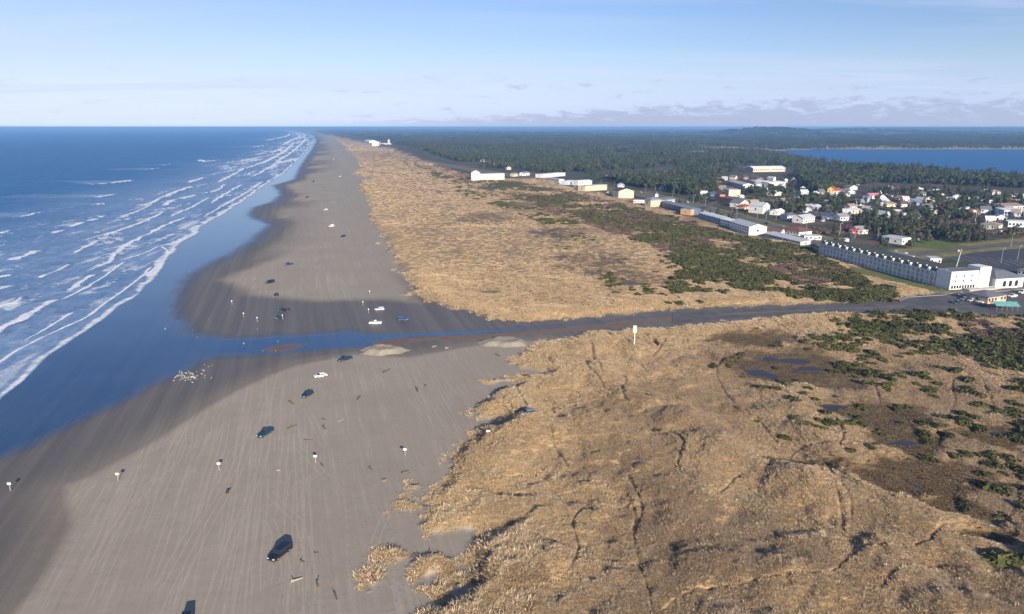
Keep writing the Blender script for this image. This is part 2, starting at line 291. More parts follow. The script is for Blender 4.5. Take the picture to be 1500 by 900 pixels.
CREST = [  # breaking crests: points, crest foam width, length of foam trailing to sea, height
    ([(-60, 515), (0, 487), (43, 463), (62, 452), (84, 441)], 2.2, 34, .9), ([(100, 428), (112, 422), (125, 412), (135, 404)], 1.8, 20, .8), ([(-80, 570), (0, 531), (40, 507), (85, 485), (125, 467), (150, 448), (185, 424), (210, 403), (222, 391)], .9, 5, .3),
    ([(132, 397), (160, 385), (172, 372), (182, 362), (205, 350), (225, 340), (245, 330), (276, 318)], 2.0, 26, .7), ([(122, 353), (165, 343), (200, 330), (230, 318), (243, 310)], 2.2, 30, 1.0), ([(20, 382), (40, 376), (57, 369)], 4.0, 40, 1.0), ([(80, 342), (93, 338)], 3.0, 16, .9), ([(104, 333), (125, 327)], 3, 16, .9), ([(130, 325), (142, 321)], 3, 18, .9), ([(147, 319), (155, 316.5)], 2, 10, .8),
    ([(143, 290), (168, 285)], 4, 60, 1.1), ([(135, 271), (165, 269), (193, 265)], 5, 90, 1.2), ([(138, 301), (155, 298.5)], 3, 30, .9), ([(207, 302), (222, 298), (235, 293)], 3.5, 40, 1.0), ([(232, 293), (250, 286), (262, 281), (281, 274)], 3, 60, 1.0), ([(240, 302), (258, 293)], 2.5, 16, .8), ([(265, 292), (289, 286.5)], 3, 24, .8), ([(277, 268), (301, 261)], 4, 30, 1.0),
    ([(298, 284), (318, 280), (329, 271)], 2.5, 14, .7), ([(310, 298), (330, 285), (354, 271)], 2.2, 14, .6), ([(320, 268), (345, 255), (358, 247)], 3, 18, .8), ([(215, 249), (232, 247)], 6, 40, 1.0), ([(242, 242), (248, 241)], 5, 20, .9), ([(290, 235), (304, 237), (319, 235)], 9, 110, 1.2), ([(333, 239), (350, 238)], 7, 50, 1), ([(345, 242), (365, 238), (385, 233)], 5, 60, .9), ([(350, 250), (368, 245), (383, 239)], 4, 50, .9),
    ([(372, 216), (392, 213)], 10, 90, 1.2), ([(393, 211), (412, 210)], 10, 70, 1.2), ([(398, 224), (413, 218)], 7, 60, 1), ([(324, 249), (340, 246.5)], 4, 30, .9), ([(362, 256), (376, 251)], 3, 16, .7), ([(383, 240), (400, 232), (418, 221), (432, 209)], 6, 40, .7), ([(404, 238), (425, 225), (442, 211), (449, 203)], 5, 30, .6), ([(372, 258), (395, 246), (412, 236)], 3, 20, .5), ([(415, 212), (434, 203), (440, 199), (432, 195.5)], 14, 100, 1), ([(425, 206), (446, 200), (441, 196), (420, 192.5)], 14, 90, 1), ([(392, 206), (420, 200), (425, 196)], 14, 60, 1),
    ([(177, 382), (215, 370), (232, 362), (267, 352), (300, 335), (330, 317)], .8, 4, .2), ([(236, 362), (245, 369), (240, 382), (226, 394), (205, 408)], .8, 5, .15), ([(300, 318), (330, 300), (360, 283), (384, 267)], 1.2, 7, .3), ([(-60, 452), (-10, 430), (20, 420)], 2, 30, .8), ([(-60, 480), (0, 452), (20, 445), (36, 436)], 1.6, 26, .7), ([(-60, 430), (-10, 412), (14, 404)], 1.8, 30, .8), ([(60, 408), (85, 398), (104, 388)], 1.4, 22, .6), ([(40, 500), (80, 476), (108, 458)], 1.0, 14, .4), ([(110, 372), (128, 362), (150, 352)], 1.4, 22, .6), ([(180, 318), (205, 309), (222, 300)], 1.6, 20, .6), ([(250, 318), (285, 302), (306, 290)], 1.4, 14, .5), ([(90, 440), (130, 420), (160, 400), (182, 384)], .9, 10, .3), ([(-40, 350), (0, 342), (18, 338)], 2.5, 40, .9), ([(30, 318), (62, 311)], 2.5, 30, .8), ([(-40, 676), (20, 560), (60, 524)], .0, 0, 0)]

# ------------------------------------------------------------------ the ground grid: rows and columns that grow with distance
vs = np.concatenate([np.arange(1080, 500, -1.25), np.arange(500, 200, -1.0), np.arange(200, 189.0, -0.5), [188.8, 188.5, 188.25, 188.05]])
us = np.arange(-330, 1831, 1.3)
UU, VV = np.meshgrid(us, vs); GX, GY = P(UU, VV); NR, NC = GX.shape
gx, gy = GX.ravel(), GY.ravel()
gd = np.hypot(gx, gy)
def dune_sd(x, y):
    d = np.maximum(sdf(x, y, pND, 400), sdf(x, y, pSD, 400))
    for (u, v, a, b) in ISLES:
        c = P3(u, v); ra = a / pxm(v); rb = b * 1.0 / pxm(v) / max(0.18, (v - VH) / 1000.0 * 1.0 + .05)
        q = np.hypot((x - c.x) / ra, (y - c.y) / min(rb, ra * 2.5)); d = np.maximum(d, (1 - q) * min(ra, 4.5))
    return d
def ell(x, y, u, v, a, b):
    c = P3(u, v); ra = a / pxm(v)
    y0, y1 = P(u, v + b)[1], P(u, v - b)[1]
    return np.hypot((x - c.x) / ra, (y - (y0 + y1) / 2) / ((y1 - y0) / 2))
WN = (fbm(gx / 9, gy / 9, 3, 4) - .5)
WN2 = (fbm(gx / 40, gy / 40, 5, 4) - .5)
near = np.clip(60 / np.maximum(gd, 60), .0, 1)
SEA = sdf(gx, gy, pSEA, 600) + WN2 * np.clip(gd / 60, 2, 10)
SANDD = sdf(gx, gy, pBEACHSEA, 600) + WN2 * 5
DUNE = dune_sd(gx, gy) + WN * 5.5
INL = sdf(gx, gy, pIN, 500) + WN2 * np.clip(gd / 15, 6, 60)
BAYD = sdf(gx, gy, pBAY, 400) + WN2 * 10
ROADD = np.maximum(np.maximum(sdf(gx, gy, pROAD, 60), sdf(gx, gy, pFORE, 60)), sdf(gx, gy, pLOT, 60))
HWD = np.minimum(line_d(gx, gy, pHW, 60), line_d(gx, gy, pSR, 60))
isl = DUNE > 0
# wetness of the sand: 0 dry .. 0.5 damp .. 1 film of water
softw = np.clip(gd / 45, 2.5, 14)
mirror = np.maximum(sstep(-2.3, 0.9, (SANDD + WN * 6) / softw), sstep(-.9, .9, (sdf(gx, gy, pCREEK, 60) + WN * 3) / 1.6) * (1 - .5 * sstep(-40, 15, gx)))
dS = sdf(gx, gy, pDRYS, 200) + WN2 * 5
dry = np.maximum(np.maximum(sstep(-.8, .7, dS / 5.0), .45 * sstep(-1.6, .3, dS / 12.0)), sstep(-.3, 1.2, (sdf(gx, gy, pDRYN, 200) + WN2 * 8) / 14.0) * .9)
patch = sstep(.42, .68, fbm(gx / 60 + 3, gy / 190, 21, 4))
beachN = np.maximum(sstep(420, 800, gd) * (.25 + .65 * patch), sstep(-120, -30, DUNE) * .9 * sstep(330, 430, gy))
damp = np.clip(1 - np.maximum(dry, beachN), 0, 1)
trackw = sstep(-2, 2, sdf(gx, gy, pTRACK, 60))
damp = np.maximum(damp, trackw * .9)
WET = np.clip(damp * .5 + mirror * .5, 0, 1); WET = np.maximum(WET, mirror)
RUSTA = np.maximum(sstep(-1.5, 2.0, sdf(gx, gy, pRUST, 60) + WN * 5), sstep(-1.5, 1.5, sdf(gx, gy, pRUST2, 60) + WN * 3))
WET = WET * (1 - .55 * RUSTA)
TRAIL = np.full(gx.shape, 40.0)
pTR = [px_poly(smooth_line(tr)) for tr in TRAILS]
for p in pTR: TRAIL = np.minimum(TRAIL, line_d(gx, gy, p, 20))
TYRE = np.full(gx.shape, 40.0)
for tr in TYRES:
    _p = px_poly(smooth_line(tr)); _t = np.gradient(_p, axis=0); _t /= np.linalg.norm(_t, axis=1)[:, None]; _n = np.stack([-_t[:, 1], _t[:, 0]], 1) * .8
    for _q in (_p + _n, _p - _n): TYRE = np.minimum(TYRE, line_d(gx, gy, _q, 6))
tw = np.maximum(.15, gd * .0006)
TYREA = (1 - sstep(tw * .5, tw * 1.3, TYRE)) * (~isl)
PONDA = np.zeros(gx.shape); MARSHA = np.zeros(gx.shape)
for q in POND: PONDA = np.maximum(PONDA, (1 - sstep(.55, 1.05, ell(gx, gy, *q) + WN * 2.4)) * (.95 if q[1] > 470 else .6))
for (u, v, a, b, s) in MARSH: MARSHA = np.maximum(MARSHA, (1 - sstep(.5, 1.2, ell(gx, gy, u, v, a, b) + WN2 * 1.2 + WN * 1.2)) * (1.0 if v > 470 else .6))
LAWNA = np.zeros(gx.shape)
for l in LAWN: LAWNA = np.maximum(LAWNA, sstep(-2, 2, sdf(gx, gy, px_poly(l), 60)))
VERGE = (1 - sstep(14, 22, HWD + WN * 8)) * sstep(0, 30, INL + 20)
SHOREB = sstep(-420, -120, BAYD) * (gy > 2300)
VEG = sstep(-8, 18, INL) * (1 - SHOREB)
BELT = [(585, 230), (640, 250), (690, 264), (760, 266), (850, 284), (905, 298), (1000, 322), (1060, 342), (1110, 352), (1180, 366), (1240, 398), (1300, 430), (1312, 438), (1240, 442), (1160, 436), (1080, 428), (1020, 405), (960, 372), (900, 345), (820, 315), (730, 286), (660, 270), (610, 250)]
BELT2 = [(1205, 472), (1300, 465), (1400, 467), (1500, 470), (1660, 476), (1700, 560), (1560, 560), (1480, 545), (1400, 520), (1330, 508), (1255, 488)]
belt_n = fbm(gx / 45, gy / 60, 44, 4)
SCRUB = sstep(.49, .60, belt_n) * np.maximum(sstep(-10, 25, sdf(gx, gy, px_poly(BELT), 60)), sstep(-4, 10, sdf(gx, gy, px_poly(BELT2), 60)) * .8)
# ------------------------------------------------------------------ heights
def bumps(x, y, d):
    far = np.hypot(x, y)
    k1, k2 = np.clip(260 / far, .4, 1), np.clip(200 / far, .12, 1)
    toe = sstep(0, 8, d)
    ridge = sstep(0, 9, d) * (1 - sstep(12, 36, d)) * (.2 + 1.9 * fbm(x / 16, y / 16, 31, 3))
    hum = (fbm(x / 22, y / 22, 33, 4) - .45) * 5.4 * k1 + (fbm(x / 6.5, y / 6.5, 35, 3) - .5) * 2.1 * k2 + (1 - np.abs(2 * fbm(x / 13, y / 17, 39, 3) - 1) * 2.0) * .8 * k1
    lump = (fbm(x / 3.4, y / 3.0, 43, 3) - .5) * 1.45 * np.clip(170 / far, .0, 1) * (.35 + .9 * (1 - sstep(15, 85, d)))
    return toe * .5 + ridge + toe * (hum * .75 + lump)
RID = [([(1010, 622), (1035, 645), (1065, 668), (1100, 688), (1140, 706), (1175, 722)], 3.2, 8), ([(1175, 722), (1230, 748), (1300, 770), (1350, 790)], 2.2, 7), ([(1230, 690), (1290, 735), (1350, 760), (1395, 768)], 1.6, 6), ([(860, 515), (900, 510), (935, 520)], 1.8, 6), ([(880, 545), (900, 575), (940, 600)], 1.6, 5),
       ([(1300, 830), (1340, 860), (1390, 890)], 2.2, 6), ([(700, 690), (790, 640), (880, 620)], 1.4, 7), ([(1400, 830), (1450, 860), (1500, 870)], 1.6, 6), ([(690, 880), (760, 850), (840, 830)], 1.5, 5), ([(960, 840), (1060, 835), (1160, 845)], 1.4, 6)]
pRID = [(px_poly(smooth_line(p)), h, w_) for p, h, w_ in RID]
def flatten(x, y, z, pond, marsh, trail, road, hw):
    z = z * (1 - .9 * LAWNA) * (1 - .95 * pond) * (1 - .8 * marsh)
    z = z - .32 * (1 - sstep(.2, .9, trail)) * (z > .3)
    z = z * sstep(-9, -1, -road) if False else z * (1 - sstep(-9, -.5, road))
    return z * sstep(7, 16, hw)
RZ = np.zeros(gx.shape)
for p, h, w_ in pRID: RZ = RZ + h * np.exp(-(line_d(gx, gy, p, 60) / w_) ** 2)
GZ = np.where(isl, bumps(gx, gy, DUNE) + RZ * sstep(0, 8, DUNE), 0.0)
GZ = GZ * (1 - .8 * VEG)
GZ = flatten(gx, gy, GZ, PONDA, MARSHA, TRAIL, ROADD, HWD)
GZ = np.where(isl, np.maximum(GZ, .02), 0.0)
# low hills and the far headland
def hill(x, y, u, v, wx, wy, h):
    c = P3(u, v); return h * np.exp(-((x - c.x) / wx) ** 2 - ((y - c.y) / wy) ** 2)
GZ = GZ + hill(gx, gy, 1130, 200, 500, 700, 62) + hill(gx, gy, 1230, 198, 1100, 900, 34) + hill(gx, gy, 1400, 194, 2600, 2500, 58) + hill(gx, gy, 1620, 194, 2300, 2500, 52)
farland = sstep(3500, 9000, gd) * (DUNE > 30)
GZ = GZ + farland * (fbm(gx / 1800, gy / 1800, 51, 4) - .25) * 48
canopy = VEG * (BAYD < 0) * sstep(1900, 2800, gd)
GZ = GZ + canopy * (8 + 14 * (fbm(gx / 60, gy / 60, 55, 3) - .3) + 8 * (vnoise(gx / 14, gy / 22, 57) - .5)) * sstep(.36, .5, fbm(gx / 500, gy / 700, 59, 3))
GZ = np.where(BAYD > 0, 0.0, np.minimum(GZ, 76))
# surf: swell, breaking crests, foam
def line_sd(x, y, poly, pad):
    """distance, side (+ towards the shore) and position along the line"""
    lo, hi = poly.min(0) - pad, poly.max(0) + pad
    m = (x > lo[0]) & (x < hi[0]) & (y > lo[1]) & (y < hi[1]); idx = np.nonzero(m)[0]
    xs, ys = x[idx], y[idx]; best = np.full(xs.shape, 1e18); side = np.zeros(xs.shape); tt_ = np.zeros(xs.shape)
    n = len(poly)
    for i in range(n - 1):
        ax, ay = poly[i]; bx, by = poly[i + 1]; dx, dy = bx - ax, by - ay; L = dx * dx + dy * dy + 1e-9
        t0 = ((xs - ax) * dx + (ys - ay) * dy) / L; tc = np.clip(t0, 0, 1)
        d2 = (xs - ax - tc * dx) ** 2 + (ys - ay - tc * dy) ** 2; u = d2 < best
        best = np.where(u, d2, best); side = np.where(u, (xs - ax) * dy - (ys - ay) * dx, side); tt_ = np.where(u, (i + t0) / (n - 1), tt_)
    return idx, np.sqrt(best), np.sign(side), tt_
FOAM = np.zeros(gx.shape); TURB = np.zeros(gx.shape); SZ = np.zeros(gx.shape)
sea_m = SEA > 0
c0, c1_ = P3(122, 353), P3(243, 310); ca = Vector((c1_.x - c0.x, c1_.y - c0.y)).normalized()
al, ac = gx * ca.x + gy * ca.y, gx * ca.y - gy * ca.x
n_al = fbm(al / 90, ac / 26, 71, 3)
swell = (1 - np.abs(2 * fbm(al / 160 + .3, ac / 42, 73, 2) - 1) * 2.2)
SZ = sea_m * (swell * .75 + (n_al - .5) * .5) * sstep(10, 160, SEA)
fn = fbm(gx / 3.2, gy / 3.2, 81, 4); fn2 = fbm(al / 30, ac / 8, 83, 4); fn3 = fbm(gx / 11, gy / 11, 85, 3)
for pts, wd, tr, hh in CREST:
    if wd == 0: continue
    p = px_poly(smooth_line(pts, 5)); pad = tr * 1.6 + 25
    idx, d, sd_, tt = line_sd(gx, gy, p, pad); s = d * sd_ + (fn3[idx] - .5) * min(5, wd * 2.2)
    endf = sstep(-.12, .1, tt) * (1 - sstep(.92, 1.1, tt))
    brk = fbm(gx[idx] / 13, gy[idx] / 13, 87, 4); mx = np.maximum(wd * (.15 + 1.0 * brk ** 1.3), gd[idx] * .0011)
    crest = np.where(s > 0, 1 - sstep(mx * .7, mx * 1.5, s), 1 - sstep(mx, mx * 2.4, -s)) * endf
    tr = min(tr, 45); trail = np.where(s > 0, 0, np.exp(s / max(tr, .1))) * endf * sstep(.42, .66, fn2[idx] * .6 + fn[idx] * .4) * (.9 if tr > 8 else .4)
    FOAM[idx] = np.maximum(FOAM[idx], np.maximum(crest * (.45 + .5 * fn[idx] + .5 * brk), trail * .85))
    TURB[idx] = np.maximum(TURB[idx], np.where(s > 0, 0, np.exp(s / max(tr * 2.2, .1))) * endf)
    SZ[idx] = SZ[idx] + hh * endf * np.where(s > 0, np.exp(-(s / 3.2) ** 2), np.exp(-(s / 9.0) ** 2))
# edge of the swash, and lacy left-over foam in the surf zone
sw = SEA * np.clip(140 / np.maximum(gd, 140), .25, 1)
edge = sstep(-.3, .6, sw) * (1 - sstep(1.0, 2.6, sw + (fn3 - .5) * 3))
lace = sstep(.50, .64, fn2 * .6 + fn * .4) * (1 - sstep(70, 300, SEA)) * sstep(3, 14, SEA)
lace2 = sstep(.50, .62, fbm(al / 60, ac / 9, 91, 4)) * (1 - sstep(3, 16, sw)) * sstep(1, 3, sw)
farsurf = sstep(900, 1800, gd) * (1 - sstep(60, 360, SEA)) * sstep(.51, .60, fbm(al / 160, ac / 22, 97, 4)) * .7
FOAM = np.clip(np.maximum.reduce([FOAM, edge * (.35 + .75 * fn), lace * .62 * sstep(.38, .58, fbm(al / 50, ac / 22, 99, 3)), lace2 * .5, farsurf]), 0, 1) * (SEA > -1.0)
TURB = np.clip(np.maximum(TURB, (1 - sstep(40, 300, SEA)) * .9 * (.55 + .9 * (fbm(al / 70, ac / 25, 95, 3) - .1))), 0, 1)
SZ = SZ * sstep(0, 12, SEA)
GZ = np.where(sea_m & ~isl, SZ, GZ)
GZ = np.where((gd > 39000), GZ, GZ)
# ------------------------------------------------------------------ split the one grid into named sheets that share their edges
Vall = np.stack([gx, gy, GZ], 1)
ii = (np.arange(NR - 1)[:, None] * NC + np.arange(NC - 1)[None, :]).ravel()
Q = np.stack([ii, ii + 1, ii + NC + 1, ii + NC], 1)
cm = lambda a: a[Q].mean(1)
qi, qd, qs, qb, qm = cm(INL), cm(DUNE), cm(SEA), cm(BAYD), cm(mirror)
zone = np.full(len(Q), 1)                       # 0 sea 1 beach 2 dune grassland 3 inland 4 bay 5 shallow water film
zone[(qs > 0) & (qd <= 0)] = 0; zone[qd > 0] = 2; zone[(qd > 0) & (qi > 0)] = 3; zone[qb > 0] = 4
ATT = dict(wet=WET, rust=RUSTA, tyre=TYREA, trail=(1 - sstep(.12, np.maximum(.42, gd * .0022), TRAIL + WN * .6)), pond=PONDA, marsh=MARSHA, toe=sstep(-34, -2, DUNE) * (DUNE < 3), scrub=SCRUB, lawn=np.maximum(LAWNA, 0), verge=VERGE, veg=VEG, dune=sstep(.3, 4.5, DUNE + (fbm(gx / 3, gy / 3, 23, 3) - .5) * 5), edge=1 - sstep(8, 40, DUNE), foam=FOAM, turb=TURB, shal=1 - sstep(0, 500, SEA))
def sheet(name, z, keys, mats, smooth=True):
    q = Q[zone == z]; used = np.unique(q); mp = np.zeros(len(Vall), np.int64); mp[used] = np.arange(len(used))
    me = np_mesh(name, Vall[used], mp[q], smooth)
    for k in keys:
        a = me.attributes.new(k, 'FLOAT', 'POINT'); a.data.foreach_set('value', ATT[k][used].astype(np.float32))
    return tag(link_mesh(name, me, mats), kind='structure')
# ------------------------------------------------------------------ ground materials
def land_material():
    m = bpy.data.materials.new('ground'); m.use_nodes = True; t = NT(m.node_tree)
    ob = t.n('ShaderNodeTexCoord').outputs['Object']
    wet, rust, tyre, trail, pond, marsh, lawn, verge, veg, dune, edge, scrub, toe = (t.attr(k) for k in ('wet', 'rust', 'tyre', 'trail', 'pond', 'marsh', 'lawn', 'verge', 'veg', 'dune', 'edge', 'scrub', 'toe'))
    # sand with wheel streaks running along the beach
    along = t.mapping(ob, rot=(0, 0, R(-17)), scale=(1, 1, 1))
    st1 = t.math('ADD', t.math('MULTIPLY', t.noise(t.mapping(along, scale=(1.5, .045, 1), rot=(0, 0, R(5))), 1.0, 5, .65), .55), t.math('MULTIPLY', t.noise(t.mapping(along, scale=(.9, .03, 1), rot=(0, 0, R(-9))), 1.0, 5, .65), .45))
    st2 = t.noise(t.mapping(along, scale=(.28, .006, 1), rot=(0, 0, R(3))), 1.0, 4, .6)
    big = t.noise(ob, .035, 5, .6); mid = t.noise(ob, .3, 5, .65); fine = t.noise(ob, 3.0, 4, .7)
    stk = t.math('MULTIPLY', t.math('MULTIPLY', t.ramp(st1, .47, .60), t.ramp(st2, .36, .60)), t.ramp(big, .35, .6, .35, 1.0))
    f = t.math('ADD', t.math('MULTIPLY', t.ramp(big, .3, .7), .22), t.math('MULTIPLY', t.ramp(mid, .3, .7), .12))
    dryc = t.mix(f, (.29, .255, .203), (.42, .372, .300))
    dryc = t.mix(t.math('MULTIPLY', stk, .45), dryc, (.46, .42, .362))
    dryc = t.mix(t.math('MULTIPLY', t.ramp(st1, .45, .30), .28), dryc, (.14, .128, .112))
    dryc = t.mix(t.math('MULTIPLY', t.ramp(fine, .55, .75), .18), dryc, (.12, .105, .09))
    dryc = t.mix(t.math('MULTIPLY', tyre, .38), dryc, (.45, .40, .33))
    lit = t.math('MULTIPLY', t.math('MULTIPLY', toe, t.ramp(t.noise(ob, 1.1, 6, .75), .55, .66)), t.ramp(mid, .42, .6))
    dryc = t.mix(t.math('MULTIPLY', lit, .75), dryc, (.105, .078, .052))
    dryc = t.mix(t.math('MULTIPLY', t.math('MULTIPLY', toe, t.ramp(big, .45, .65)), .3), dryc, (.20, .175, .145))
    dampc = t.mix(t.ramp(st2, .3, .7), (.105, .095, .084), (.150, .135, .116))
    dampc = t.mix(t.math('MULTIPLY', tyre, .35), dampc, (.17, .16, .15))
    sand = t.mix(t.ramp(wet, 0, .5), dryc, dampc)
    sand = t.mix(t.ramp(wet, .55, 1.0), sand, t.mix(t.ramp(t.math('ADD', t.math('MULTIPLY', st2, .5), t.math('MULTIPLY', big, .5)), .38, .62), (.005, .028, .085), (.022, .050, .108)))  # wet film: the blue sky's reflection is painted into its base colour
    sand = t.mix(t.math('MULTIPLY', rust, t.ramp(st2, .2, .6, .55, .95)), sand, (.165, .092, .056))
    # dune grass floor
    g1 = t.noise(ob, .02, 5, .6); g2 = t.noise(ob, .22, 6, .7); g3 = t.noise(t.mapping(ob, scale=(1, .6, 1)), 1.3, 4, .7)
    grass = t.mix(t.ramp(g2, .3, .7), (.265, .182, .098), (.475, .340, .188))
    grass = t.mix(t.math('MULTIPLY', t.ramp(g3, .5, .72), .6), grass, (.12, .078, .042))
    grass = t.mix(t.math('MULTIPLY', t.ramp(g1, .45, .7), .45), grass, (.24, .165, .092))
    grass = t.mix(t.math('MULTIPLY', edge, .4), grass, (.47, .35, .19))
    mz = t.noise(ob, .16, 6, .7)
    msh = t.mix(t.ramp(mz, .35, .65), (.115, .082, .040), (.165, .118, .058))
    msh = t.mix(t.ramp(t.noise(ob, .09, 5, .7), .54, .66), msh, (.075, .052, .052))
    grass = t.mix(marsh, grass, msh)
    sc_ = t.mix(t.ramp(t.noise(ob, .05, 5, .65), .42, .58), (.044, .050, .020), (.115, .078, .060))
    grass = t.mix(scrub, grass, t.mix(t.math('MULTIPLY', t.ramp(g2, .55, .7), .5), sc_, (.20, .15, .08)))
    grass = t.mix(t.math('MULTIPLY', trail, .75), grass, (.085, .060, .036))
    # undergrowth, clearings and lawns inland
    v1 = t.noise(ob, .012, 6, .62); v2 = t.noise(ob, .09, 6, .68)
    under = t.mix(t.ramp(v2, .35, .65), (.032, .040, .018), (.082, .080, .040))
    under = t.mix(t.math('MULTIPLY', t.ramp(v1, .50, .62), .85), under, (.125, .083, .072))
    under = t.mix(t.math('MULTIPLY', t.ramp(t.noise(ob, .006, 4, .6), .62, .72), .7), under, (.17, .13, .075))
    gr = t.mix(t.ramp(v2, .3, .7), (.15, .15, .045), (.25, .22, .085))
    under = t.mix(verge, under, gr)
    under = t.mix(lawn, under, t.mix(t.ramp(v2, .3, .7), (.085, .125, .022), (.125, .16, .035)))
    land = t.mix(veg, grass, under)
    land = t.mix(t.math('MULTIPLY', lawn, t.math('SUBTRACT', 1.0, veg)), land, (.10, .14, .027))
    land = t.mix(t.math('MULTIPLY', pond, .92), land, (.014, .017, .030))
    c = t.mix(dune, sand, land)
    mirror = t.math('MULTIPLY', t.ramp(wet, .6, 1.0), t.math('SUBTRACT', 1.0, dune))
    shiny = t.math('MAXIMUM', mirror, pond)
    dampg = t.math('MULTIPLY', t.ramp(wet, .25, .5), t.math('SUBTRACT', 1.0, dune))
    rough = t.math('SUBTRACT', t.math('SUBTRACT', .95, t.math('MULTIPLY', dampg, .40)), t.math('MULTIPLY', shiny, .40), clamp=True)
    rough = t.math('MAXIMUM', rough, .14)
    b = t.n('ShaderNodeBsdfPrincipled', {'Base Color': c, 'Roughness': rough, 'IOR': t.ramp(shiny, 0, 1, 1.38, 1.7)})
    hgt = t.math('ADD', t.math('MULTIPLY', t.math('ADD', t.math('MULTIPLY', g2, 1.6), t.math('MULTIPLY', g3, .5)), dune), t.math('MULTIPLY', t.math('SUBTRACT', 1.0, dune), t.math('ADD', t.math('MULTIPLY', st1, .12), t.math('MULTIPLY', mid, .12))))
    bp = t.n('ShaderNodeBump', {'Height': hgt, 'Strength': t.math('MULTIPLY', t.math('SUBTRACT', 1.0, shiny), .9), 'Distance': 1.0})
    t.t.links.new(bp.outputs[0], b.inputs['Normal'])
    t.t.links.new(b.outputs[0], t.n('ShaderNodeOutputMaterial').inputs[0]); return m
def sea_material(bay=False):
    m = bpy.data.materials.new('sea_water'); m.use_nodes = True; t = NT(m.node_tree)
    ob = t.n('ShaderNodeTexCoord').outputs['Object']
    rot = math.atan2(ca.y, ca.x)
    fl = t.mapping(ob, rot=(0, 0, -rot))
    w1 = t.noise(t.mapping(fl, scale=(.012, .045, 1)), 1.0, 5, .6, .4); w2 = t.noise(t.mapping(fl, scale=(.09, .25, 1)), 1.0, 5, .65); w3 = t.noise(ob, .9, 3, .6)
    deep = t.mix(t.ramp(w1, .3, .7), (.004, .090, .26), (.010, .128, .34))
    if bay:
        colr = t.mix(.3, deep, (.008, .075, .22)); foam = None
    else:
        shal, turb, foam = t.attr('shal'), t.attr('turb'), t.attr('foam')
        colr = t.mix(t.math('MULTIPLY', shal, .5), deep, (.016, .13, .31))
        colr = t.mix(t.math('MULTIPLY', turb, t.ramp(w2, .3, .7, .45, 1.0)), colr, (.24, .34, .50))
        fz = t.noise(ob, 1.2, 5, .7)
        fo = t.ramp(t.math('ADD', foam, t.math('MULTIPLY', t.math('SUBTRACT', fz, .5), .7)), .22, .85)
        colr = t.mix(fo, colr, (.74, .78, .82))
    h = t.math('ADD', t.math('ADD', t.math('MULTIPLY', w1, 2.6), t.math('MULTIPLY', w2, .9)), t.math('MULTIPLY', w3, .16))
    bp = t.n('ShaderNodeBump', {'Height': h, 'Strength': 1.0, 'Distance': 1.4})
    b = t.n('ShaderNodeBsdfPrincipled', {'Base Color': colr, 'Roughness': .6, 'Specular IOR Level': 0.0, 'Normal': bp.outputs[0]})
    g = t.n('ShaderNodeBsdfGlossy', {'Color': (1, 1, 1, 1), 'Roughness': .22, 'Normal': bp.outputs[0]})
    # a ruffled sea never shows the mirror-like grazing reflection of a flat sheet: slopes hide it
    fr = t.n('ShaderNodeFresnel', {'IOR': 1.33, 'Normal': bp.outputs[0]}).outputs[0]
    fac = t.math('MINIMUM', fr, .15)
    if foam is not None: fac = t.math('MULTIPLY', fac, t.math('SUBTRACT', 1.0, fo))
    mx = t.n('ShaderNodeMixShader', {0: fac}); t.t.links.new(b.outputs[0], mx.inputs[1]); t.t.links.new(g.outputs[0], mx.inputs[2])
    t.t.links.new(mx.outputs[0], t.n('ShaderNodeOutputMaterial').inputs[0]); return m
M_land = land_material()
LK = ('wet', 'rust', 'tyre', 'trail', 'pond', 'marsh', 'lawn', 'verge', 'veg', 'dune', 'edge', 'scrub', 'toe')
sheet('sea', 0, ('foam', 'turb', 'shal'), sea_material())
sheet('beach', 1, LK, M_land); sheet('dune_terrain', 2, LK, M_land); sheet('inland_terrain', 3, LK, M_land)
sheet('bay_water', 4, (), sea_material(True))
# ------------------------------------------------------------------ height of the built ground at any point (bilinear in the grid)
def uv_of(x, y):
    x, y = np.asarray(x, float), np.asarray(y, float)
    zc = y * CP + CAM_H * SP; yc = -CAM_H * CP + y * SP
    return U0 + FPX * x / zc, V0 - FPX * yc / zc
_vr = vs[::-1]
def samp(field, x, y):
    u, v = uv_of(x, y)
    r = np.interp(v, _vr, np.arange(NR)[::-1].astype(float)); c = np.clip((u - us[0]) / (us[1] - us[0]), 0, NC - 1.001)
    r = np.clip(r, 0, NR - 1.001); r0, c0_ = r.astype(int), c.astype(int); fr, fc = r - r0, c - c0_
    a = field.reshape(NR, NC)
    return (a[r0, c0_] * (1 - fc) + a[r0, c0_ + 1] * fc) * (1 - fr) + (a[r0 + 1, c0_] * (1 - fc) + a[r0 + 1, c0_ + 1] * fc) * fr
def gz(x, y): return float(samp(GZ, np.array([x]), np.array([y]))[0])

# the faint headland that closes the coast far to the north-west
u_ = np.linspace(196, 520, 140); bx0, by0 = P(u_, np.full(140, 189.2)); hk = (.35 + .65 * sstep(196, 330, u_)) * (52 + 34 * fbm(u_ / 26, u_ * 0 + 3, 77, 4)); hk = np.minimum(hk, 84) * sstep(196, 214, u_)
Vh = np.vstack([np.c_[bx0, by0, np.full(140, -.5)], np.c_[bx0, by0 + 500, hk], np.c_[bx0, by0 + 2600, hk * .9], np.c_[bx0, by0 + 3400, np.full(140, -.5)]]); i_ = np.arange(139)
Fh = np.vstack([np.stack([k * 140 + i_, k * 140 + i_ + 1, (k + 1) * 140 + i_ + 1, (k + 1) * 140 + i_], 1) for k in range(3)])
tag(link_mesh('headland', np_mesh('headland', Vh, Fh, True), mat('headland_woods', (.035, .050, .035), .9, var=.3, scale=.002)), kind='structure')
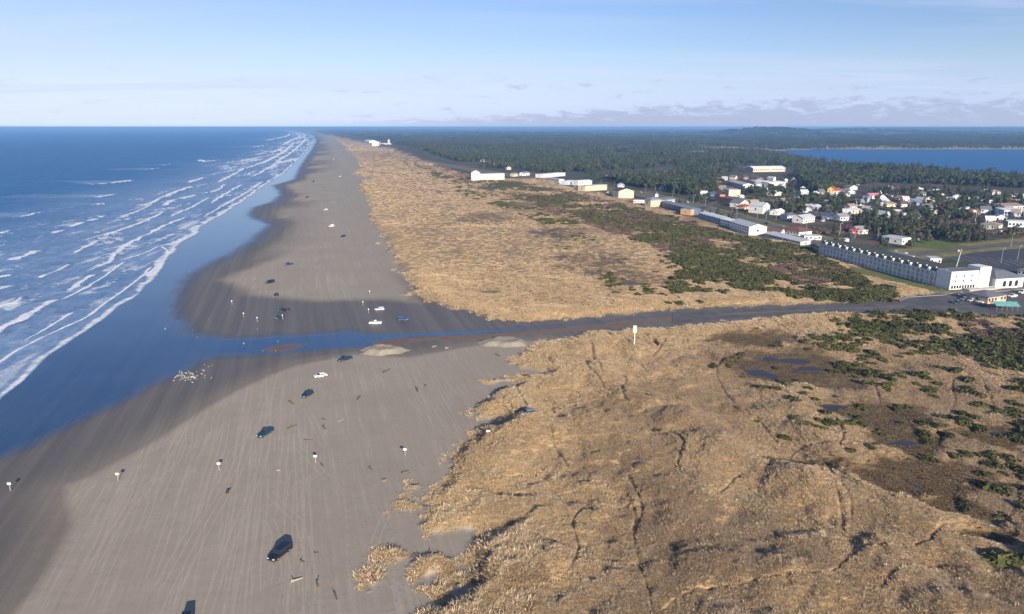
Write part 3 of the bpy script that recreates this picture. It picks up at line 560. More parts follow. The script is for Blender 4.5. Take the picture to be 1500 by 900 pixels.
# ------------------------------------------------------------------ roads
def strip_mesh(name, line, wid, z, mats, seg=6.0):
    """ribbon of constant width along a line of world points"""
    p = np.asarray(line, float); d = np.r_[0, np.cumsum(np.hypot(*np.diff(p, axis=0).T))]
    n = max(2, int(d[-1] / seg)); s = np.linspace(0, d[-1], n); q = np.stack([np.interp(s, d, p[:, 0]), np.interp(s, d, p[:, 1])], 1)
    tg = np.gradient(q, axis=0); tg /= np.linalg.norm(tg, axis=1)[:, None]; nm = np.stack([-tg[:, 1], tg[:, 0]], 1)
    a, b = q + nm * wid / 2, q - nm * wid / 2
    V = np.vstack([np.c_[a, np.full(n, z)], np.c_[b, np.full(n, z)]]); i = np.arange(n - 1)
    return tag(link_mesh(name, np_mesh(name, V, np.stack([n + i, n + i + 1, i + 1, i], 1)), mats), kind='structure')
def offset_line(line, o):
    p = np.asarray(line, float); tg = np.gradient(p, axis=0); tg /= np.linalg.norm(tg, axis=1)[:, None]
    return p + np.stack([-tg[:, 1], tg[:, 0]], 1) * o
def area_mesh(name, poly, z, mats):
    me = bpy.data.meshes.new(name); bm = bmesh.new()
    f = bm.faces.new([bm.verts.new((x, y, z)) for x, y in poly]); bmesh.ops.recalc_face_normals(bm, faces=[f])
    if f.normal.z < 0: f.normal_flip()
    bmesh.ops.triangulate(bm, faces=[f]); bm.to_mesh(me); bm.free()
    return tag(link_mesh(name, me, mats), kind='structure')
M_asph = mat('asphalt', (.085, .085, .090), .85, var=.3, scale=.12)
M_asph2 = mat('worn_asphalt', (.095, .092, .092), .8, var=.25, scale=.15)
M_lot = mat('lot_asphalt', (.040, .042, .052), .85, var=.25, scale=.1)
M_paint = mat('road_paint', (.7, .7, .66), .7, var=.15)
M_yel = mat('yellow_paint', (.65, .45, .06), .7, var=.15)
M_conc = mat('kerb_concrete', (.36, .35, .33), .85, var=.15)
a_, b_ = px_poly(ROADN), px_poly(ROADS)
area_mesh('beach_road', np.vstack([a_, b_[::-1]]), .10, M_asph2)
area_mesh('forecourt', pFORE, .104, M_asph)
area_mesh('parking_lot', pLOT, .10, M_lot)
cl = np.stack([np.interp(np.linspace(0, 1, 12), np.linspace(0, 1, len(a_)), (a_[:, k] + b_[:, k]) / 2) for k in (0, 1)], 1)
strip_mesh('beach_road_marking', cl[2:], .18, .112, M_yel)
strip_mesh('highway', offset_line(pHW, 6.5), 8.0, .16, M_asph); strip_mesh('highway', offset_line(pHW, -6.5), 8.0, .16, M_asph)
for o in (6.5, -6.5): strip_mesh('highway_marking', offset_line(pHW, o), .2, .168, M_paint)
strip_mesh('side_road', pSR, 9.0, .15, M_asph); strip_mesh('side_road_marking', pSR, .2, .158, M_yel)
for nm_, pts_ in (('town_street', [(1062, 283), (1120, 307), (1180, 315), (1260, 330), (1330, 326), (1440, 330)]), ('town_street', [(1112, 300), (1180, 297), (1300, 308), (1420, 310), (1560, 312)]), ('town_street', [(1236, 362), (1262, 332), (1290, 306), (1310, 286)]), ('town_street', [(1150, 290), (1240, 292), (1300, 294), (1420, 300)]), ('town_street', [(1030, 306), (1092, 278), (1140, 262)])):
    strip_mesh(nm_, px_poly(smooth_line(pts_)), 7.0, 1.0, M_asph2)
for k in range(11):                     # bay lines of the parking lot
    x0, y0 = P(1412 + k * 17, 384 + k * 1.2)
    strip_mesh('bay_marking', [(x0, y0), (x0 + 2.5, y0 + 26)], .18, .108, M_paint)
kerb = MB()
for i in range(len(pFORE) - 4):
    a, b = pFORE[i], pFORE[i + 1]; L = np.hypot(*(b - a)); d = (b - a) / L; n_ = np.array([-d[1], d[0]]) * .15
    kerb.poly([(*(a - n_), .0), (*(b - n_), .0), (*(b + n_), .0), (*(a + n_), .0), (*(a - n_), .24), (*(b - n_), .24), (*(b + n_), .24), (*(a + n_), .24)], [(4, 5, 6, 7), (0, 1, 5, 4), (1, 2, 6, 5), (2, 3, 7, 6), (3, 0, 4, 7)])
tag(kerb.build('forecourt_kerb', M_conc), kind='structure')

# ------------------------------------------------------------------ plants: prototypes (kept in bpy.data, never linked to the scene)
def leafmat(name, c0, c1, rough=.8, var=.45, trans=0.0):
    m = bpy.data.materials.new(name); m.use_nodes = True; t = NT(m.node_tree)
    rn = t.n('ShaderNodeObjectInfo').outputs['Random']; geo = t.n('ShaderNodeNewGeometry').outputs['Random Per Island']
    pos = t.n('ShaderNodeNewGeometry').outputs['Position']
    nz = t.noise(pos, .05, 4, .6)
    c = t.mix(t.math('ADD', t.math('MULTIPLY', rn, .5), t.math('MULTIPLY', t.ramp(nz, .3, .7), .5)), c0, c1)
    c = t.n('ShaderNodeVectorMath', {0: c, 3: t.ramp(geo, 0, 1, 1 - var, 1 + var, False)}, operation='SCALE').outputs[0]
    b = t.n('ShaderNodeBsdfPrincipled', {'Base Color': c, 'Roughness': rough, 'Specular IOR Level': .2})
    t.t.links.new(b.outputs[0], t.n('ShaderNodeOutputMaterial').inputs[0]); return m
M_straw = leafmat('dry_grass', (.41, .305, .175), (.65, .505, .32), .85, .40)
M_straw2 = leafmat('weathered_grass', (.245, .182, .115), (.475, .365, .235), .85, .42)
M_marsh = leafmat('marsh_grass', (.13, .088, .040), (.20, .14, .068), .85, .35)
M_shrub = leafmat('shrub_leaves', (.044, .050, .014), (.092, .094, .030), .8, .45)
M_conif = leafmat('conifer_needles', (.018, .034, .018), (.070, .080, .038), .85, .5)
M_pine = leafmat('pine_needles', (.030, .048, .020), (.090, .096, .042), .85, .5)
M_twig = leafmat('bare_twigs', (.115, .075, .064), (.19, .13, .106), .9, .4)
M_bark = mat('bark', (.085, .065, .050), .9, var=.3, scale=3)
def rot_about(ax, an):
    return np.array(Matrix.Rotation(an, 3, ax))
def cards(centres, normals, size, r, aspect=1.0):
    """one leaf-clump quad at each centre"""
    n = len(centres); N = normals / np.linalg.norm(normals, axis=1)[:, None]
    T = np.cross(N, r.normal(size=(n, 3))); T /= np.linalg.norm(T, axis=1)[:, None]; B = np.cross(N, T)
    s = (size * r.uniform(.6, 1.3, n))[:, None] / 2
    V = np.stack([centres - T * s - B * s * aspect, centres + T * s - B * s * aspect * .6, centres + T * s * .8 + B * s * aspect, centres - T * s * .7 + B * s * aspect * .9], 1).reshape(-1, 3)
    return V, np.arange(4 * n).reshape(-1, 4)
def proto_mesh(name, parts, mats):
    """join (V, F, material index) parts of quads"""
    Vs, Fs, Ms, b = [], [], [], 0
    for V, F, k in parts: Vs.append(V); Fs.append(F + b); Ms.append(np.full(len(F), k)); b += len(V)
    me = np_mesh(name, np.vstack(Vs), np.vstack(Fs), False, np.concatenate(Ms))
    for m in mats: me.materials.append(m)
    return me
def tuft(seed, n=30, spread=.46, h=.46, w=.045):
    r = np.random.default_rng(seed); V, F = [], []
    for i in range(n):
        a = r.uniform(0, 6.28); rad = spread * math.sqrt(r.uniform(0, 1)); hh = h * r.uniform(.55, 1.1); lean = r.uniform(.15, .9)
        base = np.array([math.cos(a) * rad, math.sin(a) * rad, -.08]); d = np.array([math.cos(a) * lean + .18, math.sin(a) * lean + .12, 1.0]); d /= np.linalg.norm(d)
        side = np.array([-math.sin(a + r.normal() * .8), math.cos(a + r.normal() * .8), 0]) * w * r.uniform(.6, 1.4)
        mid = base + d * hh * .6; tip = base + d * hh + np.array([d[0] * .25, d[1] * .25, -.12 * hh]); b = len(V)
        V += [base - side * .6, base + side * .6, mid + side * .5, mid - side * .5, tip + side * .12, tip - side * .12]; F += [(b, b + 1, b + 2, b + 3), (b + 3, b + 2, b + 4, b + 5)]
    return np.array(V), np.array(F)
def blob(seed, n, size, rad=(1, 1, .62), hollow=.55, lumps=5):
    """leaf clumps through an uneven low crown"""
    r = np.random.default_rng(seed); lc = r.normal(size=(lumps, 3)) * np.array([.45, .45, .18]); lr = r.uniform(.45, .8, lumps)
    k = r.integers(0, lumps, n); d = r.normal(size=(n, 3)); d /= np.linalg.norm(d, axis=1)[:, None]; d[:, 2] = np.abs(d[:, 2]) * 1.0 - .15
    c = (lc[k] + d * (lr[k] * r.uniform(hollow, 1.0, n))[:, None]) * np.array(rad); c[:, 2] = np.maximum(c[:, 2] + .12, .02)
    return cards(c, d + r.normal(size=(n, 3)) * .55, size, r)
def conifer(seed, H=13.0, base=.18, wid=.20, n=230, size=1.15):
    """spire: drooping clumps in whorls round a tapered trunk"""
    r = np.random.default_rng(seed); z = base + (1 - base) * (1 - np.sqrt(r.uniform(0, 1, n)) * .98); ang = r.uniform(0, 6.28, n) 
    lob = 1 + .28 * np.sin(ang * 3 + seed) + r.normal(size=n) * .18; rr = H * wid * (1 - z) ** .8 * np.sqrt(r.uniform(.12, 1, n)) * lob + .1
    c = np.stack([np.cos(ang) * rr, np.sin(ang) * rr, z * H - rr * .22], 1); nm = np.stack([np.cos(ang), np.sin(ang), np.full(n, .9)], 1) + r.normal(size=(n, 3)) * .45
    return cards(c, nm, size * (1.15 - .75 * (z - base)), r, .8)
def pine(seed, H=10.0, n=240, size=1.25):
    """rounder, broken crown on several limbs"""
    r = np.random.default_rng(seed); k = 7; lc = np.stack([r.normal(size=k) * H * .15, r.normal(size=k) * H * .15, r.uniform(.38, .86, k) * H], 1); lr = H * r.uniform(.12, .22, k) 
    j = r.integers(0, k, n); d = r.normal(size=(n, 3)); d /= np.linalg.norm(d, axis=1)[:, None]
    c = lc[j] + d * (lr[j] * r.uniform(.5, 1.0, n))[:, None] * np.array([1.1, 1.1, .72])
    return cards(c, d + np.array([0, 0, .5]) + r.normal(size=(n, 3)) * .4, size, r)
def trunk(H, r0, seed=0, limbs=5):
    V, F = [], []
    def cone(a, b, ra, rb, n=6):
        a, b = np.array(a, float), np.array(b, float); q = np.array((Vector(b - a)).to_track_quat('Z', 'Y').to_matrix()); o = len(V)
        for cpt, rad in ((a, ra), (b, rb)):
            for i in range(n): V.append(cpt + q @ np.array([math.cos(6.283 * i / n) * rad, math.sin(6.283 * i / n) * rad, 0]))
        for i in range(n): F.append((o + i, o + (i + 1) % n, o + n + (i + 1) % n, o + n + i))
    cone((0, 0, -.4), (0, 0, H * .93), r0, r0 * .15); r = random.Random(seed)
    for i in range(limbs):
        z = H * r.uniform(.3, .75); a = r.uniform(0, 6.28); l = H * .16
        cone((0, 0, z), (math.cos(a) * l, math.sin(a) * l, z + l * .35), r0 * .35, r0 * .08, 4)
    return np.array(V), np.array(F)
TUFT = [proto_mesh('dry_tuft', [(*tuft(s), 0)], [M_straw if s < 4 else M_straw2]) for s in range(8)]
MTUFT = [proto_mesh('marsh_tuft', [(*tuft(s + 9, 22, .5, .45, .12), 0)], [M_marsh]) for s in range(2)]
SWARD = [proto_mesh('sward', [(*tuft(s + 30, 120, 1.9, .42, .085), 0)], [M_straw]) for s in range(4)]
TUFT_N = 4
SHRUB = [proto_mesh('shrub_form', [(*blob(s, 420, .26), 0), (*blob(s, 90, .55, (.82, .82, .48), .2), 0)], [M_shrub]) for s in range(5)]
TWIG = [proto_mesh('twig_form', [(*blob(s + 40, 260, .22, (1, 1, .75), .25), 0)], [M_twig]) for s in range(3)]
CONI = [(13.0, conifer(s), trunk(13.0, .22, s)) for s in (1, 2, 3)]; PINE = [(10.0, pine(s), trunk(10.0, .24, s)) for s in (4, 5, 6)]
TREE = [proto_mesh('tree_form', [(*c, 0), (*tk, 1)], [M_conif, M_bark]) for H, c, tk in CONI] + [proto_mesh('tree_form', [(*c, 0), (*tk, 1)], [M_pine, M_bark]) for H, c, tk in PINE]
def grove(seed, n=14):
    r = np.random.default_rng(seed); parts = []
    for i in range(n):
        V, F = conifer(seed * 50 + i, r.uniform(10, 16), .12, .2, 46, 2.4) if r.random() < .6 else pine(seed * 50 + i, r.uniform(9, 13), 46, 2.4)
        parts.append((V + np.array([r.uniform(-14, 14), r.uniform(-14, 14), 0]), F, 0))
    return proto_mesh('grove_form', parts, [M_conif])
GROVE = [grove(s) for s in range(5)]
def scatter(name, pts, rot, scl, idx, protos, label, cat):
    """ONE object of points; geometry nodes set a plant on every point"""
    me = bpy.data.meshes.new(name); me.vertices.add(len(pts)); me.vertices.foreach_set('co', np.asarray(pts, np.float32).ravel())
    for k, v, ty in (('rz', rot, 'FLOAT'), ('sc', scl, 'FLOAT'), ('kind_id', idx, 'INT')):
        a = me.attributes.new(k, ty, 'POINT'); a.data.foreach_set('value', np.asarray(v, np.int32 if ty == 'INT' else np.float32))
    o = link_mesh(name, me); tag(o, label, cat, kind='stuff')
    ng = bpy.data.node_groups.new(name, 'GeometryNodeTree'); ng.interface.new_socket('Geometry', in_out='INPUT', socket_type='NodeSocketGeometry'); ng.interface.new_socket('Geometry', in_out='OUTPUT', socket_type='NodeSocketGeometry')
    N, L = ng.nodes, ng.links; gi, go, jn = N.new('NodeGroupInput'), N.new('NodeGroupOutput'), N.new('GeometryNodeJoinGeometry')
    def named(k, ty):
        nd = N.new('GeometryNodeInputNamedAttribute'); nd.data_type = ty; nd.inputs['Name'].default_value = k; return nd.outputs['Attribute']
    rz, scn, kid = named('rz', 'FLOAT'), named('sc', 'FLOAT'), named('kind_id', 'INT')
    cx = N.new('ShaderNodeCombineXYZ'); L.new(rz, cx.inputs[2])
    for k, pm in enumerate(protos):
        po = bpy.data.objects.new(pm.name, pm)                     # unlinked source shape
        oi = N.new('GeometryNodeObjectInfo'); oi.inputs[0].default_value = po
        cp = N.new('FunctionNodeCompare'); cp.data_type = 'INT'; cp.operation = 'EQUAL'; L.new(kid, cp.inputs[2]); cp.inputs[3].default_value = k
        ip = N.new('GeometryNodeInstanceOnPoints'); L.new(gi.outputs[0], ip.inputs['Points']); L.new(cp.outputs[0], ip.inputs['Selection']); L.new(oi.outputs['Geometry'], ip.inputs['Instance'])
        L.new(cx.outputs[0], ip.inputs['Rotation']); L.new(scn, ip.inputs['Scale']); L.new(ip.outputs[0], jn.inputs[0])
    L.new(jn.outputs[0], go.inputs[0]); o.modifiers.new('plants', 'NODES').node_group = ng
    return o
# ---- dry grass over the dunes
def cand(n, u0, u1, v0, v1):
    u, v = rng.uniform(u0, u1, n), rng.uniform(v0, v1, n); x, y = P(u, v); return x, y
TR_A, PO_A, MA_A, DU_A, RO_A, HW_A, IN_A, BA_A, SC_A, LA_A = [a.astype(np.float32) for a in (TRAIL, PONDA, MARSHA, DUNE, ROADD, HWD, INL, BAYD, SCRUB, LAWNA)]
gxs, gys = zip(cand(470000, -60, 1640, 468, 1040), cand(30000, 420, 1500, 400, 472))
x, y = np.concatenate(gxs), np.concatenate(gys)
dd, mm = samp(DU_A, x, y), samp(MA_A, x, y); far = np.hypot(x, y)
dens = .55 + .9 * (fbm(x / 7, y / 7, 61, 3) - .35)
thin = sstep(-.8, 5.5, dd + (fbm(x / 3.2, y / 3.2, 69, 3) - .5) * 11)
keep = (dd > -2.0) & (samp(LA_A, x, y) < .3) & (rng.random(len(x)) < thin) & (samp(TR_A, x, y) > .55) & (samp(PO_A, x, y) < .25) & (samp(RO_A, x, y) < -1.5) & (samp(IN_A, x, y) < 6) & (samp(SC_A, x, y) < .5) & (rng.random(len(x)) < np.clip(dens + np.where(dd < 14, .3, 0), .12, 1) * np.where(mm > .4, .0, 1.0))
x, y, dd, far = x[keep], y[keep], dd[keep], far[keep]
nr = np.hypot(x, y) < 340
dark = rng.random(len(x)) < np.where(nr, sstep(6, 45, dd) * (.25 + 1.1 * sstep(.38, .62, fbm(x / 30, y / 30, 67, 4))), .12)
s = rng.uniform(.65, 1.25, len(x)) * np.where(nr, 1.0, .7) * np.where(dd < 14, 1.45, 1.0) * np.clip(far / 260, .85, 1.6) * (.7 + .7 * fbm(x / 9, y / 9, 63, 3))
s = s * np.where(rng.random(len(x)) < .08, 1.6, .95)
scatter('dune_grass', np.stack([x, y, samp(GZ, x, y)], 1), rng.uniform(-.7, .7, len(x)), s, rng.integers(0, 4, len(x)) + 4 * dark, TUFT, 'tawny dry beach grass covering the dunes', 'grass')
NG = len(x)
gxs, gys = zip(cand(26000, 400, 1500, 330, 470), cand(36000, 430, 1000, 200, 335), cand(9000, 440, 620, 196, 222))
x, y = np.concatenate(gxs), np.concatenate(gys); dd = samp(DU_A, x, y)
keep = (dd > .5) & (rng.random(len(x)) < sstep(0, 12, dd + (fbm(x / 9, y / 14, 68, 3) - .4) * 24)) & (samp(RO_A, x, y) < -3) & (samp(IN_A, x, y) < 4) & (samp(SC_A, x, y) < .5) & (samp(LA_A, x, y) < .3) & (samp(PO_A, x, y) < .3) & (rng.random(len(x)) < 1 - .75 * np.clip(samp(MA_A, x, y) * 1.6, 0, 1)) & (rng.random(len(x)) < .45 + 1.0 * sstep(.3, .55, fbm(x / 22, y / 50, 66, 4)))
x, y, dd = x[keep], y[keep], dd[keep]
scatter('far_dune_grass', np.stack([x, y, samp(GZ, x, y)], 1), rng.uniform(-.7, .7, len(x)), rng.uniform(.7, 1.2, len(x)) * np.clip(np.hypot(x, y) / 900, .8, 1.8), rng.integers(0, 4, len(x)), SWARD, 'pale dry beach grass on the northern dunes', 'grass')
x, y = cand(60000, 560, 1640, 300, 1000); mm = samp(MA_A, x, y)
keep = (mm > .3) & (samp(PO_A, x, y) < .3) & (rng.random(len(x)) < .7) & (samp(TR_A, x, y) > .4); x, y = x[keep], y[keep]
scatter('marsh_grass', np.stack([x, y, samp(GZ, x, y)], 1), rng.uniform(0, 6, len(x)), rng.uniform(.6, 1.2, len(x)), rng.integers(0, 2, len(x)), MTUFT, 'short olive brown grass in the damp hollows', 'grass')
# ---- shrubs
ZB = [  # polygon, density, size range
    ([(1205, 472), (1300, 463), (1400, 465), (1500, 468), (1660, 475), (1700, 560), (1560, 560), (1480, 545), (1400, 520), (1330, 508), (1255, 488)], 900, (1.4, 3.2)), ([(1240, 480), (1400, 520), (1500, 560), (1650, 600), (1650, 700), (1450, 640), (1300, 600), (1220, 540), (1180, 490)], 300, (1.0, 2.4)),
    ([(1080, 480), (1200, 478), (1260, 560), (1420, 650), (1600, 740), (1600, 820), (1420, 740), (1240, 680), (1130, 590), (1040, 540)], 55, (1.0, 2.2)),
    ([(630, 252), (690, 266), (760, 266), (850, 284), (905, 298), (1000, 322), (1060, 342), (1110, 352), (1180, 366), (1240, 398), (1300, 430), (1312, 440), (1240, 444), (1160, 436), (1080, 425), (1020, 405), (960, 370), (900, 340), (820, 312), (730, 282), (660, 268)], 3300, (1.2, 2.9)),
    ([(1100, 436), (1190, 442), (1320, 440), (1300, 425), (1180, 400), (1090, 390), (1000, 395), (980, 430)], 500, (1.4, 3.0)), ([(800, 330), (960, 370), (1030, 420), (1100, 447), (980, 450), (900, 430), (850, 390), (780, 350)], 130, (1.0, 2.0)), ([(560, 222), (640, 250), (720, 285), (860, 330), (800, 330), (660, 280), (600, 250)], 260, (1.5, 3))]
bx, by, bs = [], [], []
for pl_, n_, (s0, s1) in ZB:
    a = np.array(pl_, float); pw = px_poly(pl_); k = 0
    while k < n_:
        uu, vv = rng.uniform(a[:, 0].min(), a[:, 0].max(), 4000), rng.uniform(a[:, 1].min(), a[:, 1].max(), 4000); x, y = P(uu, vv)
        ok = inside(x, y, pw) & (samp(RO_A, x, y) < -5) & (rng.random(4000) < np.maximum(sstep(.42, .60, fbm(x / 26, y / 26, 101, 4)), samp(SC_A, x, y) * .6) + .03) & (samp(PO_A, x, y) < .3); x, y = x[ok][:n_ - k], y[ok][:n_ - k]
        bx.append(x); by.append(y); bs.append(rng.uniform(s0, s1, len(x)) * (.7 + .6 * rng.random(len(x)))); k += len(x)
# the shrubs that stand alone in the grass, one by one
SOLO = [(1114, 572, 2.6), (1131, 575, 2.8), (1160, 594, 2.5), (1148, 642, 2.3), (1086, 523, 2.2), (1043, 541, 1.8), (1067, 541, 2.0), (945, 586, 1.3), (1262, 599, 2.0), (1247, 628, 2.4), (1165, 617, 1.6), (1078, 600, 1.2), (1290, 634, 1.6), (1356, 624, 2.6), (1408, 622, 3.2), (1428, 630, 2.8), (1418, 645, 1.4), (1357, 575, 2.2), (1280, 568, 2.4), (1255, 516, 2.6), (1237, 541, 2.4),
        (1285, 524, 2.4), (1340, 553, 2.6), (1410, 740, 2.4), (1395, 760, 1.2), (1442, 715, 3.0), (1470, 720, 2.2), (1483, 688, 4.0), (1485, 835, 4.2), (1462, 845, 1.8), (1450, 675, 1.8), (1281, 661, 1.4), (961, 636, 1.1), (1110, 618, 1.2), (1490, 640, 2.2), (1215, 545, 1.8), (1190, 500, 2.4), (1180, 505, 2.6), (1260, 548, 1.6), (1300, 576, 1.4), (1480, 590, 2.4), (1425, 580, 2.8), (1440, 595, 2.6), (1415, 560, 2.8)]
sx, sy = P([q[0] for q in SOLO], [q[1] for q in SOLO])
BX, BY, BS = np.r_[sx, np.concatenate(bx)], np.r_[sy, np.concatenate(by)], np.r_[[q[2] for q in SOLO], np.concatenate(bs)]
shown = BS / np.hypot(BX, BY); shown[:len(SOLO)] += 9
bu, bv = uv_of(BX, BY); shown[(bu < 5) | (bu > 1495) | (bv > 895)] = 0
order = np.argsort(-shown); one, rest = order[:300], order[300:]
MARKS = [('the tall white marker post', 929, 516), ('the pair of dark ponds', 1110, 548), ('the curved dark ditch', 1157, 682), ('the long hotel lawn', 1300, 415), ('the end of the paved road', 990, 466), ('the teal roofed shelter', 1474, 455), ('the forecourt', 1390, 452), ('the marshy hollow', 1330, 705), ('the middle of the paved road', 1180, 457),
         ('the small puddles by the road', 1225, 470), ('the winding stream', 1280, 595), ('the footpath at the edge of the grass', 1490, 720), ('the pond among shrubs', 1325, 650), ('the low blue roofed motel', 1150, 358), ('the three storey gabled block', 1090, 350), ('the long dark motel', 1000, 322), ('the cream gabled hotel', 910, 298), ('the brown patch in the northern dunes', 870, 390), ('the row of blue cottages', 1040, 330), ('the grassy gap east of the ponds', 1250, 560), ('the parking turnout', 1345, 445), ('the far end of the white hotel', 1200, 385)]
mkx, mky = P([q[1] for q in MARKS], [q[2] for q in MARKS])
def near_mark(x, y):
    i = int(np.argmin(np.hypot(mkx - x, mky - y))); return MARKS[i][0], float(np.hypot(mkx[i] - x, mky[i] - y)), x - mkx[i], y - mky[i]
def side_word(dx, dy, d):
    if d < 9: return 'right beside'
    if abs(dx) > abs(dy): return 'east of' if dx > 0 else 'west of'
    return 'north of' if dy > 0 else 'south of'
for k in one:
    i = int(rng.integers(0, 5)); o = bpy.data.objects.new('shrub', SHRUB[i]); col.objects.link(o)
    o.location = (BX[k], BY[k], float(samp(GZ, BX[k:k + 1], BY[k:k + 1])[0]) - .05); sx_ = rng.uniform(.85, 1.25); o.scale = (BS[k] * sx_, BS[k] / sx_ * .95, BS[k] * rng.uniform(.55, .85)); o.rotation_euler = (0, 0, rng.uniform(0, 6.28))
    nm, d, dx, dy = near_mark(BX[k], BY[k]); sz = 'small' if BS[k] < 1.6 else 'large' if BS[k] > 2.6 else 'medium'
    form = 'stretched' if sx_ > 1.12 else 'rounded' if sx_ < .97 else 'domed'
    solo = 'lone' if k < len(SOLO) else 'clustered'
    tag(o, f'{solo} {sz} {form} green shrub {side_word(dx, dy, d)} {nm}', 'shrub', 'green shrubs on the dunes')
rest = rest[np.hypot(BX[rest], BY[rest]) > 0]
scatter('shrubbery', np.stack([BX[rest], BY[rest], samp(GZ, BX[rest], BY[rest])], 1), rng.uniform(0, 6.28, len(rest)), BS[rest] * .92, rng.integers(0, 5, len(rest)), SHRUB, 'mass of dark green shrubs between the dunes and the hotels', 'shrubbery')
# ---- bare mauve thickets
ZT = [([(640, 255), (760, 268), (900, 296), (1060, 342), (1200, 372), (1240, 400), (1200, 420), (1100, 405), (1000, 380), (900, 345), (760, 295)], 2600), ([(1120, 340), (1290, 300), (1320, 318), (1500, 318), (1640, 330), (1640, 352), (1500, 352), (1400, 356), (1330, 345), (1260, 345)], 1500), ([(1040, 262), (1110, 255), (1120, 285), (1060, 285)], 260), ([(1180, 300), (1300, 298), (1360, 306), (1260, 318), (1190, 318)], 420),
      ([(1390, 474), (1450, 468), (1600, 480), (1560, 530), (1470, 510)], 160), ([(1290, 272), (1460, 280), (1640, 285), (1640, 297), (1440, 293), (1300, 288)], 700), ([(1080, 305), (1180, 300), (1200, 320), (1120, 312)], 160), ([(530, 214), (640, 240), (700, 262), (660, 262), (590, 238), (540, 224)], 420), ([(1420, 400), (1500, 412), (1500, 418), (1420, 412)], 60)]
tx, ty = [], []
for pl_, n_ in ZT:
    a = np.array(pl_, float); pw = px_poly(pl_); k = 0
    while k < n_:
        x, y = P(rng.uniform(a[:, 0].min(), a[:, 0].max(), 4000), rng.uniform(a[:, 1].min(), a[:, 1].max(), 4000))
        ok = inside(x, y, pw) & (samp(RO_A, x, y) < -4) & (samp(HW_A, x, y) > 14) & (rng.random(4000) < sstep(.42, .58, fbm(x / 34 + 9, y / 34, 121, 4)) + .03); x, y = x[ok][:n_ - k], y[ok][:n_ - k]; tx.append(x); ty.append(y); k += len(x)
TX, TY = np.concatenate(tx), np.concatenate(ty)
# ------------------------------------------------------------------ buildings
M = {k: mat('paint_' + k, c, .65, var=.10, scale=.6, rnd=.0) for k, c in dict(white=(.70, .69, .665), cream=(.70, .60, .40), grey=(.42, .43, .44), bluegrey=(.26, .33, .42), tan=(.48, .37, .25), brown=(.20, .12, .08), beige=(.52, .46, .36), brick=(.40, .19, .11),
     orange=(.66, .36, .14), yellow=(.72, .52, .14), teal=(.10, .34, .34), paleblue=(.48, .60, .72), darkblue=(.07, .11, .19), pink=(.62, .26, .36), red=(.45, .03, .03), palegreen=(.45, .54, .46), dark=(.05, .055, .065)).items()}
M.update({'roof_' + k: mat('roofing_' + k, c, .8, var=.18, scale=.8) for k, c in dict(grey=(.24, .25, .27), dark=(.055, .060, .058), moss=(.050, .058, .042), blue=(.19, .23, .29), palegrey=(.46, .49, .53), brown=(.15, .075, .060), red=(.30, .075, .045), teal=(.12, .34, .33), white=(.72, .73, .74), slate=(.13, .145, .17), tan=(.30, .22, .16), pink=(.50, .18, .27), navy=(.05, .07, .13)).items()})
M_glass = mat('window_glass', (.02, .028, .040), .08, spec=.6, var=.1)
M_frame = M['white']
def roof_mesh(kind, W, D, h, rh, ov=.5):
    r = MB(); t_ = .22
    if kind == 'flat':
        r.box(-.25, W + .25, -.25, D + .25, h, h + .35)
        r.box(.35, W - .35, .35, D - .35, h + .35, h + .36)
    elif kind == 'gable':      # ridge runs along the front
        y0, y1, ym = -ov, D + ov, D / 2; zo = rh * ov / (D / 2)
        r.prism([(y0, h - zo), (ym, h + rh), (y1, h - zo), (y1, h - zo + t_), (ym, h + rh + t_), (y0, h - zo + t_)], -ov, W + ov)
    elif kind == 'endgable':   # gable faces the front
        xs = [(-ov, h - rh * ov / (W / 2)), (W / 2, h + rh), (W + ov, h - rh * ov / (W / 2))]; pr = xs + [(x, z + t_) for x, z in xs[::-1]]
        pts = [(x, -ov, z) for x, z in pr] + [(x, D + ov, z) for x, z in pr]; n = 6
        r.poly(pts, [(i, (i + 1) % n, n + (i + 1) % n, n + i) for i in range(n)] + [tuple(range(n - 1, -1, -1)), tuple(range(n, 2 * n))])
    elif kind == 'hip':
        ins = min(W, D) / 2
        r.poly([(-ov, -ov, h), (W + ov, -ov, h), (W + ov, D + ov, h), (-ov, D + ov, h), (ins if W > D else W / 2, D / 2 if W >= D else ins, h + rh), (W - ins if W > D else W / 2, D / 2 if W >= D else D - ins, h + rh)] + [(-ov, -ov, h - .2), (W + ov, -ov, h - .2), (W + ov, D + ov, h - .2), (-ov, D + ov, h - .2)],
               ([(0, 1, 5, 4), (1, 2, 5), (2, 3, 4, 5), (3, 0, 4)] if W > D else [(0, 1, 4), (1, 2, 5, 4), (2, 3, 5), (3, 0, 4, 5)]) + [(6, 7, 1, 0), (7, 8, 2, 1), (8, 9, 3, 2), (9, 6, 0, 3), (9, 8, 7, 6)])
    else:                      # shed: low at the front
        r.prism([(-ov, h), (D + ov, h + rh), (D + ov, h + rh + t_), (-ov, h + t_)], -ov, W + ov)
    return r
_bfoot = []
